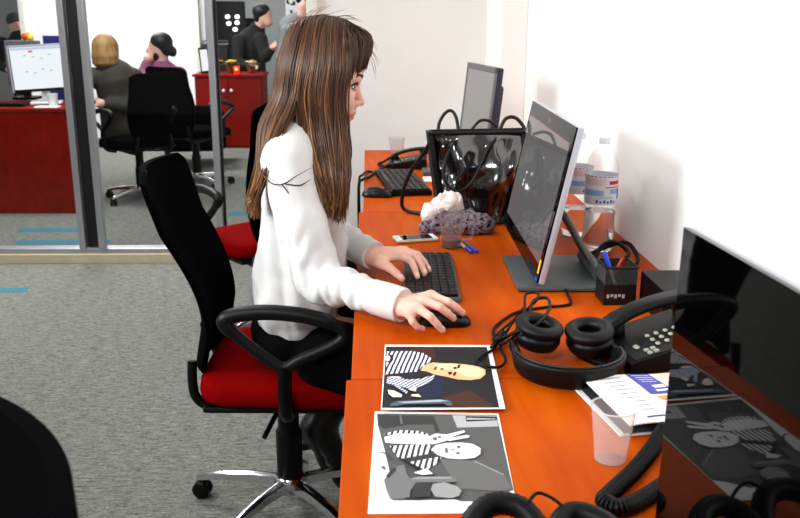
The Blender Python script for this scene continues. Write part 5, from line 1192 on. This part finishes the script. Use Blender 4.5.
tag(MB().box((-2.62, 6.30, DZ + 0.012), (0.40, 0.15, 0.024), bev=0.006).build('keyboard', M['black']), 'black keyboard on the dark red desk behind the glass', 'keyboard')
t = thing('paper_cup', 'small white cup under the lit monitor behind the glass', 'cup', (-2.22, 6.25, DZ))
MB().lathe([(0, 0), (0.03, 0), (0.036, 0.09), (0.033, 0.09), (0.028, 0.004), (0, 0.004)], 20, cap=False).build('cup', M['white_plastic'], t)
tag(MB().box((-2.24, 6.19, DZ + 0.004), (0.16, 0.10, 0.008), bev=0.002).build('paper_stack', M['white_paper']), 'white papers on the dark red desk edge', 'paper')
t = thing('monitor', 'grey monitor back standing behind the lit white monitor', 'monitor', (-2.60, 6.80, DZ), 0)
MB().box((0, 0, 0.27), (0.26, 0.05, 0.33), bev=0.01).build('housing', mat('grey_housing', S(96, 98, 104), 0.5), t)
MB().box((0, 0, 0.01), (0.18, 0.16, 0.02), bev=0.005).build('base', M['black'], t)
MB().box((0, 0, 0.07), (0.05, 0.04, 0.12), bev=0.005).build('neck', M['black'], t)
t = thing('toy_ball', 'red, orange and yellow toy on top of the grey monitor', 'toy', (-2.565, 6.80, DZ + 0.433))
for c, m in (((-0.012, 0, 0.028), S(230, 60, 20)), ((0.014, 0, 0.034), S(240, 150, 30)), ((0.03, 0, 0.022), S(235, 200, 60))): MB().ball(c, (0.024, 0.024, 0.028), 14).build('lobe', mat('toy_colour', m, 0.5), t)
b = MB(); b.box((-2.44, 7.16, 0.60), (0.26, 0.03, 1.20), bev=0.004); tag(b.build('desk_divider', mat('blue_divider_fabric', S(26, 34, 112), 0.9)), 'dark blue divider panel behind the lit monitor', 'divider')

def far_person(label, head, hr, hair, body, arms, m_cloth, m_hair, hands=(), beard=None, h=0.010):
    lo = np.array([min(p[0] for p, r in body + arms + [(head, 0.3)]), min(p[1] for p, r in body + arms + [(head, 0.3)]), min(p[2] for p, r in body + arms + [(head, 0.3)])]) - 0.3
    hi = np.array([max(p[0] for p, r in body + arms + [(head, 0.3)]), max(p[1] for p, r in body + arms + [(head, 0.3)]), max(p[2] for p, r in body + arms + [(head, 0.3)])]) + 0.3
    s = SDF(lo, hi, h); s.ell(head, (0.085, 0.070, 0.108), 0.02); f = np.array(hr); f = f / np.linalg.norm(f); hd = np.array(head)
    s.ell(hd + f * 0.045 + np.array((0, 0, -0.05)), (0.05, 0.05, 0.06), 0.02)
    s.cone(hd + f * 0.085 + np.array((0, 0, 0.0)), hd + f * 0.108 + np.array((0, 0, -0.03)), 0.010, 0.012, 0.012)
    s.cone(hd + np.array((0, 0, -0.06)) - f * 0.02, body[0][0], 0.055, 0.06, 0.02)
    for i in range(len(body) - 1): s.cone(body[i][0], body[i + 1][0], body[i][1] * 0.8, body[i + 1][1] * 0.8, 0.03)
    chains = []
    for ch in arms_split(arms): chains.append(ch)
    for ch in chains:
        for i in range(len(ch) - 1): s.cone(ch[i][0], ch[i + 1][0], ch[i][1] * 0.65, ch[i + 1][1] * 0.65, 0.02)
        e = np.array(ch[-1][0]); d = e - np.array(ch[-2][0]); d = d / np.linalg.norm(d)
        s.ell(e + d * 0.05, (0.042, 0.042, 0.036), 0.02)
        for k in range(4): o = np.array((0, 0.016 * (k - 1.5), 0.012 * (k - 1.5))); s.cone(e + d * 0.07 + o, e + d * (0.125 - 0.008 * abs(k - 1.5)) + o * 1.3, 0.012, 0.010, 0.005)
        s.cone(e + d * 0.04, e + d * 0.08 + np.array((0, 0, 0.045)), 0.014, 0.011, 0.008)
    V, F = s.mesh('person'); p = finish(np_mesh('person', relax(V, F, 1), F), 'person', M['skin'], None, 180); tag(p, label, 'person')
    def on(nm, V, F, m): o = finish(np_mesh(nm, V, F), nm, m, p, 180); o.location = -p.location
    s = SDF(lo, hi, h)
    for i in range(len(body) - 1): s.cone(body[i][0], body[i + 1][0], body[i][1], body[i + 1][1], 0.04)
    for ch in chains:
        for i in range(len(ch) - 1): s.cone(ch[i][0], ch[i + 1][0], ch[i][1], ch[i + 1][1], 0.03)
    V, F = s.mesh('g'); on('jacket', relax(V, F, 2), F, m_cloth)
    s = SDF(hd - 0.32, hd + 0.25, h * 0.8)
    for c, r in hair: s.ell(hd + np.array(c), r, 0.02)
    V, F = s.mesh('hair'); on('hair', relax(V, F, 1), F, m_hair)
    if beard is not None:
        s = SDF(hd - 0.2, hd + 0.2, h * 0.8)
        for c, r in beard: s.ell(hd + np.array(c), r, 0.02)
        V, F = s.mesh('beard'); on('beard', V, F, m_hair)
    return p
def arms_split(arms):
    out, cur = [], []
    for p, r in arms:
        if r == 0:
            out.append(cur); cur = []
        else: cur.append((p, r))
    if cur: out.append(cur)
    return out
M['blond'] = mat('blond_hair', S(150, 116, 68), 0.5, vary=0.35, vscale=60, stretch=(1, 1, 0.15)); M['darkhair'] = mat('dark_hair', S(16, 13, 12), 0.5)
M['jacket_brown'] = mat('grey_brown_jacket', S(46, 42, 34), 0.8); M['shirt_purple'] = mat('purple_shirt', S(134, 76, 104), 0.8); M['black_cloth'] = mat('black_cloth', S(12, 12, 16), 0.9); M['grey_cloth'] = mat('grey_jersey', S(120, 122, 124), 0.9)
far_person('seated person with a blond bob and grey-brown jacket pointing at the lit monitor', (-2.055, 7.020, 1.100), (-0.5, 0.85, 0),
    [((0.005, 0, 0.015), (0.102, 0.098, 0.112)), ((0.005, -0.02, -0.05), (0.104, 0.09, 0.085)), ((0.005, -0.02, -0.10), (0.10, 0.085, 0.04))],
    [((-2.015, 7.060, 0.945), 0.085), ((-1.995, 7.060, 0.865), 0.16), ((-1.955, 7.080, 0.515), 0.19)],
    [((-2.145, 6.980, 0.895), 0.075), ((-2.245, 6.880, 0.815), 0.06), ((-2.325, 6.820, 0.955), 0.042), ((0, 0, 0), 0), ((-1.855, 7.060, 0.885), 0.075), ((-1.845, 6.960, 0.665), 0.06), ((-2.025, 6.820, 0.675), 0.045)][:3] + [((-1.925, 7.060, 0.915), 0)] + [((-1.855, 7.060, 0.885), 0.075), ((-1.845, 6.960, 0.665), 0.06), ((-2.025, 6.860, 0.695), 0.045)],
    M['jacket_brown'], M['blond'])
far_person('seated bearded person with dark tied hair and purple shirt, hand at the face', (-1.780, 7.640, 1.095), (-1, 0.05, -0.05),
    [((0.025, 0, 0.045), (0.095, 0.085, 0.085)), ((0.05, 0, -0.01), (0.055, 0.07, 0.07)), ((0.115, 0, -0.035), (0.035, 0.035, 0.045))],
    [((-1.775, 7.650, 0.950), 0.075), ((-1.745, 7.660, 0.840), 0.135), ((-1.725, 7.660, 0.500), 0.15)],
    [((-1.825, 7.500, 0.860), 0.07), ((-1.925, 7.480, 0.800), 0.055), ((-1.875, 7.560, 0.960), 0.042), ((-1.775, 7.620, 0.800), 0), ((-1.655, 7.800, 0.860), 0.07), ((-1.675, 7.770, 0.620), 0.055), ((-1.875, 7.720, 0.640), 0.045)],
    M['shirt_purple'], M['darkhair'], beard=[((-0.05, 0, -0.085), (0.045, 0.055, 0.05)), ((-0.01, -0.045, -0.06), (0.03, 0.02, 0.05))])
far_person('dark clothed person with short hair at the far left edge', (-4.26, 11.0, 1.24), (0.6, -0.8, 0),
    [((-0.01, 0.02, 0.035), (0.10, 0.095, 0.095)), ((0.02, 0.05, -0.02), (0.07, 0.06, 0.08))],
    [((-4.22, 11.0, 1.08), 0.09), ((-4.18, 11.02, 0.98), 0.20), ((-4.15, 11.05, 0.05), 0.22)],
    [((-3.98, 10.95, 1.0), 0.085), ((-3.90, 10.88, 0.78), 0.06), ((-4.0, 10.72, 0.72), 0.05), ((-4.2, 11, 0.9), 0), ((-4.42, 10.95, 1.0), 0.085), ((-4.45, 10.85, 0.75), 0.06), ((-4.3, 10.7, 0.72), 0.05)],
    M['black_cloth'], mat('grey_brown_hair', S(62, 56, 50), 0.6))
far_person('dark haired person in black bending over the far cabinet', (-1.150, 10.000, 1.36), (0.85, -0.2, -0.5),
    [((-0.03, 0.0, 0.04), (0.10, 0.09, 0.085)), ((-0.06, 0.02, -0.02), (0.06, 0.075, 0.08))],
    [((-1.240, 10.050, 1.20), 0.09), ((-1.310, 10.100, 1.05), 0.17), ((-1.370, 10.150, 0.72), 0.18), ((-1.370, 10.200, 0.06), 0.17)],
    [((-1.190, 9.910, 1.10), 0.08), ((-1.130, 9.800, 0.92), 0.06), ((-1.050, 9.700, 1.0), 0.045), ((-1.250, 10.050, 1), 0), ((-1.430, 9.950, 1.08), 0.08), ((-1.450, 9.850, 0.85), 0.06), ((-1.300, 9.750, 0.83), 0.045)],
    M['black_cloth'], M['darkhair'])
far_person('person in grey jersey leaning in behind the dark haired person', (-0.78, 11.05, 1.42), (-0.7, -0.6, -0.4),
    [((0.03, 0.03, 0.04), (0.09, 0.085, 0.08))],
    [((-0.86, 11.1, 1.30), 0.10), ((-0.93, 11.15, 1.20), 0.17), ((-0.90, 11.3, 0.80), 0.17), ((-0.90, 11.3, 0.06), 0.16)],
    [((-1.0, 11.0, 1.15), 0.085), ((-1.02, 10.9, 0.98), 0.06), ((-1.05, 10.75, 0.9), 0.045), ((-1.3, 10.5, 1), 0), ((-0.78, 11.0, 1.15), 0.085), ((-0.78, 10.85, 0.95), 0.06), ((-0.85, 10.7, 0.9), 0.045)],
    M['grey_cloth'], M['darkhair'])
office_chair('black office chair with chrome base behind the glass, in front of the bearded person', (-1.735, 6.58, 0), R(135), 0.97, 'black_soft')
office_chair('black office chair behind the glass, right beside the bearded person', (-1.42, 7.15, 0), R(60), 0.98, 'black_soft')
# low dark armchair
t = thing('armchair', 'low black armchair behind the glass, left of the right metal frame', 'armchair', (-1.66, 8.25, 0), R(100))
MB().box((0.0, 0, 0.24), (0.52, 0.46, 0.18), bev=0.05, seg=4).build('seat', M['black_soft'], t)
MB().box((-0.24, 0, 0.36), (0.12, 0.5, 0.42), bev=0.05, seg=4).build('backrest', M['black_soft'], t)
for s_ in (-1, 1): MB().box((0.0, s_ * 0.26, 0.32), (0.52, 0.09, 0.32), bev=0.04, seg=4).build('armrest', M['black_soft'], t)
for sx in (-1, 1):
    for s_ in (-1, 1): MB().tube([(sx * 0.2, s_ * 0.24, 0), (sx * 0.2, s_ * 0.24, 0.17)], 0.018, 8).build('leg', M['black'], t)
# cabinet with flowers
t = thing('cabinet', 'dark red wooden cabinet with small white knob, under flowers and candle', 'cabinet', (-1.455, 9.45, 0))
MB().box((0, 0, 0.37), (0.70, 0.46, 0.74), bev=0.004).build('body', M['redwood'], t)
MB().box((0, 0, 0.752), (0.74, 0.50, 0.026), bev=0.004).build('top', M['redwood'], t)
for s_ in (-1, 1):
    d = MB().box((s_ * 0.173, -0.236, 0.37), (0.338, 0.014, 0.70), bev=0.003).build('door', M['redwood'], t)
    MB().ball((s_ * 0.05 if s_ < 0 else 0.03, -0.256, 0.60), 0.018, 12).build('knob', M['white_plastic'], d)
t = thing('tablet', 'white screened tablet with black frame leaning on the cabinet', 'tablet', (-1.70, 9.33, 0.765), R(-6))
b = MB(); b.T = Matrix.Rotation(R(-12), 4, 'X') @ Matrix.Rotation(R(-8), 4, 'Y'); TT = b.T; b.box((0, 0.008, 0.14), (0.11, 0.012, 0.27), bev=0.004); b.build('tablet_body', M['black'], t)
b = MB(); b.T = TT; b.box((0, 0.0, 0.14), (0.075, 0.003, 0.22)); b.build('tablet_screen', emis('tablet_white', (1, 1, 1, 1), 0.9), t)
fcol = [S(235, 140, 20), S(225, 60, 20), S(238, 186, 40), S(200, 40, 30), S(240, 200, 150)]
M['leaf'] = mat('flower_leaf', S(48, 74, 36), 0.7); M['pot'] = mat('clay_pot', S(120, 44, 24), 0.7)
for i, (x, y, lb, ci) in enumerate([(-1.605, 9.40, 'potted orange flowers at the left end of the far cabinet', 0), (-1.455, 9.40, 'potted yellow flowers left of the red candle', 2), (-1.24, 9.42, 'potted pale flowers right of the red candle', 4)]):
    t = thing('flower_pot', lb, 'flowers', (x, y, 0.765))
    MB().lathe([(0, 0), (0.035, 0), (0.05, 0.075), (0.046, 0.075), (0.03, 0.01), (0, 0.01)], 18, cap=False).build('pot', M['pot'], t)
    rf = random.Random(i); b = MB()
    for k in range(14):
        a = rf.uniform(0, 6.28); rr = rf.uniform(0.02, 0.075); b.ball((rr * math.cos(a), rr * math.sin(a), 0.085 + rf.uniform(0, 0.02)), (0.03, 0.014, 0.006), 8, (rf.uniform(-.5, .5), rf.uniform(-.5, .5), a))
    b.build('leaves', M['leaf'], t); b = MB()
    for k in range(9):
        a = rf.uniform(0, 6.28); rr = rf.uniform(0.0, 0.06); c = (rr * math.cos(a), rr * math.sin(a), 0.105 + rf.uniform(0, 0.03))
        for q in range(6): b.ball((c[0] + 0.012 * math.cos(q * 1.047), c[1] + 0.012 * math.sin(q * 1.047), c[2]), (0.010, 0.010, 0.006), 6)
    b.build('blossoms', mat('petal', fcol[ci], 0.6), t)
t = thing('candle', 'glowing red candle in the middle of the far cabinet', 'candle', (-1.37, 9.26, 0.765))
MB().lathe([(0, 0), (0.03, 0), (0.034, 0.06), (0.034, 0.085), (0.03, 0.085), (0, 0.06)], 20, cap=False).build('candle_glass', mat('red_candle_glass', S(170, 14, 10), 0.3, emit=(1, 0.03, 0.01, 1), estr=0.7), t)
MB().ball((0, -0.022, 0.055), (0.017, 0.017, 0.022), 12).build('flame', emis('flame', (1, 0.62, 0.1, 1), 3.0), t)
tag(MB().box((-1.55, 10.75, 0.66), (0.62, 0.04, 1.32), bev=0.004).build('black_panel', M['black_cloth']), 'tall black panel standing behind the white lamps', 'panel')
# lighting rig
t = thing('light_stand', 'black lighting rig with white lamps standing behind the cabinet', 'light stand', (-1.57, 10.4, 0))
MB().box((-0.03, 0.05, 1.20), (0.36, 0.08, 0.62), bev=0.02).build('lamp_panel', M['black_cloth'], t)
MB().tube([(0, 0.05, 0.02), (0, 0.05, 1.1)], 0.02, 10).build('pole', M['black'], t)
for k in range(3): MB().tube([(0, 0.05, 0.5), (0.16 * math.cos(k * 2.09 + 0.5), 0.05 + 0.16 * math.sin(k * 2.09 + 0.5), 0.015)], 0.014, 8).build('leg', M['black'], t)
for x, z in ((-0.045, 1.335), (0.065, 1.335), (0.06, 1.27), (-0.035, 1.26), (0.035, 1.195)): MB().ball((x, -0.005, z), (0.028, 0.02, 0.024), 14).build('lamp', emis('white_lamp', (1, 0.94, 1, 1), 2.5), t)
for x, y, z, lb in ((-1.76, 9.86, 0.0, 'dark blue equipment case standing on end behind the cabinet, left one'), (-1.595, 9.86, 0.0, 'black equipment case standing on end behind the cabinet, right one')):
    t = thing('equipment_case', lb, 'case', (x, y, z)); MB().box((0, 0, 0.53), (0.13, 0.16, 1.05), bev=0.02).build('case_body', mat('case_shell', S(18, 22, 40) if 'blue' in lb else S(14, 14, 15), 0.5), t)
    MB().tube([(-0.05, 0, 1.05), (-0.05, 0, 1.08), (0.05, 0, 1.08), (0.05, 0, 1.05)], 0.008, 8).build('handle', M['chrome'], t)
t = thing('poster', 'black and white dotted poster on the far grey wall', 'poster', (-1.02, 12.81, 1.15))
MB().box((0, 0, 0.22), (0.30, 0.02, 0.5)).build('poster_sheet', M['white_paper'], t)
b = MB(); rp = random.Random(3)
for q in range(26): b.box((rp.uniform(-0.13, 0.13), -0.012, rp.uniform(0.0, 0.45)), (rp.uniform(0.02, 0.05), 0.002, rp.uniform(0.02, 0.06)))
b.build('poster_marks', M['black'], t)
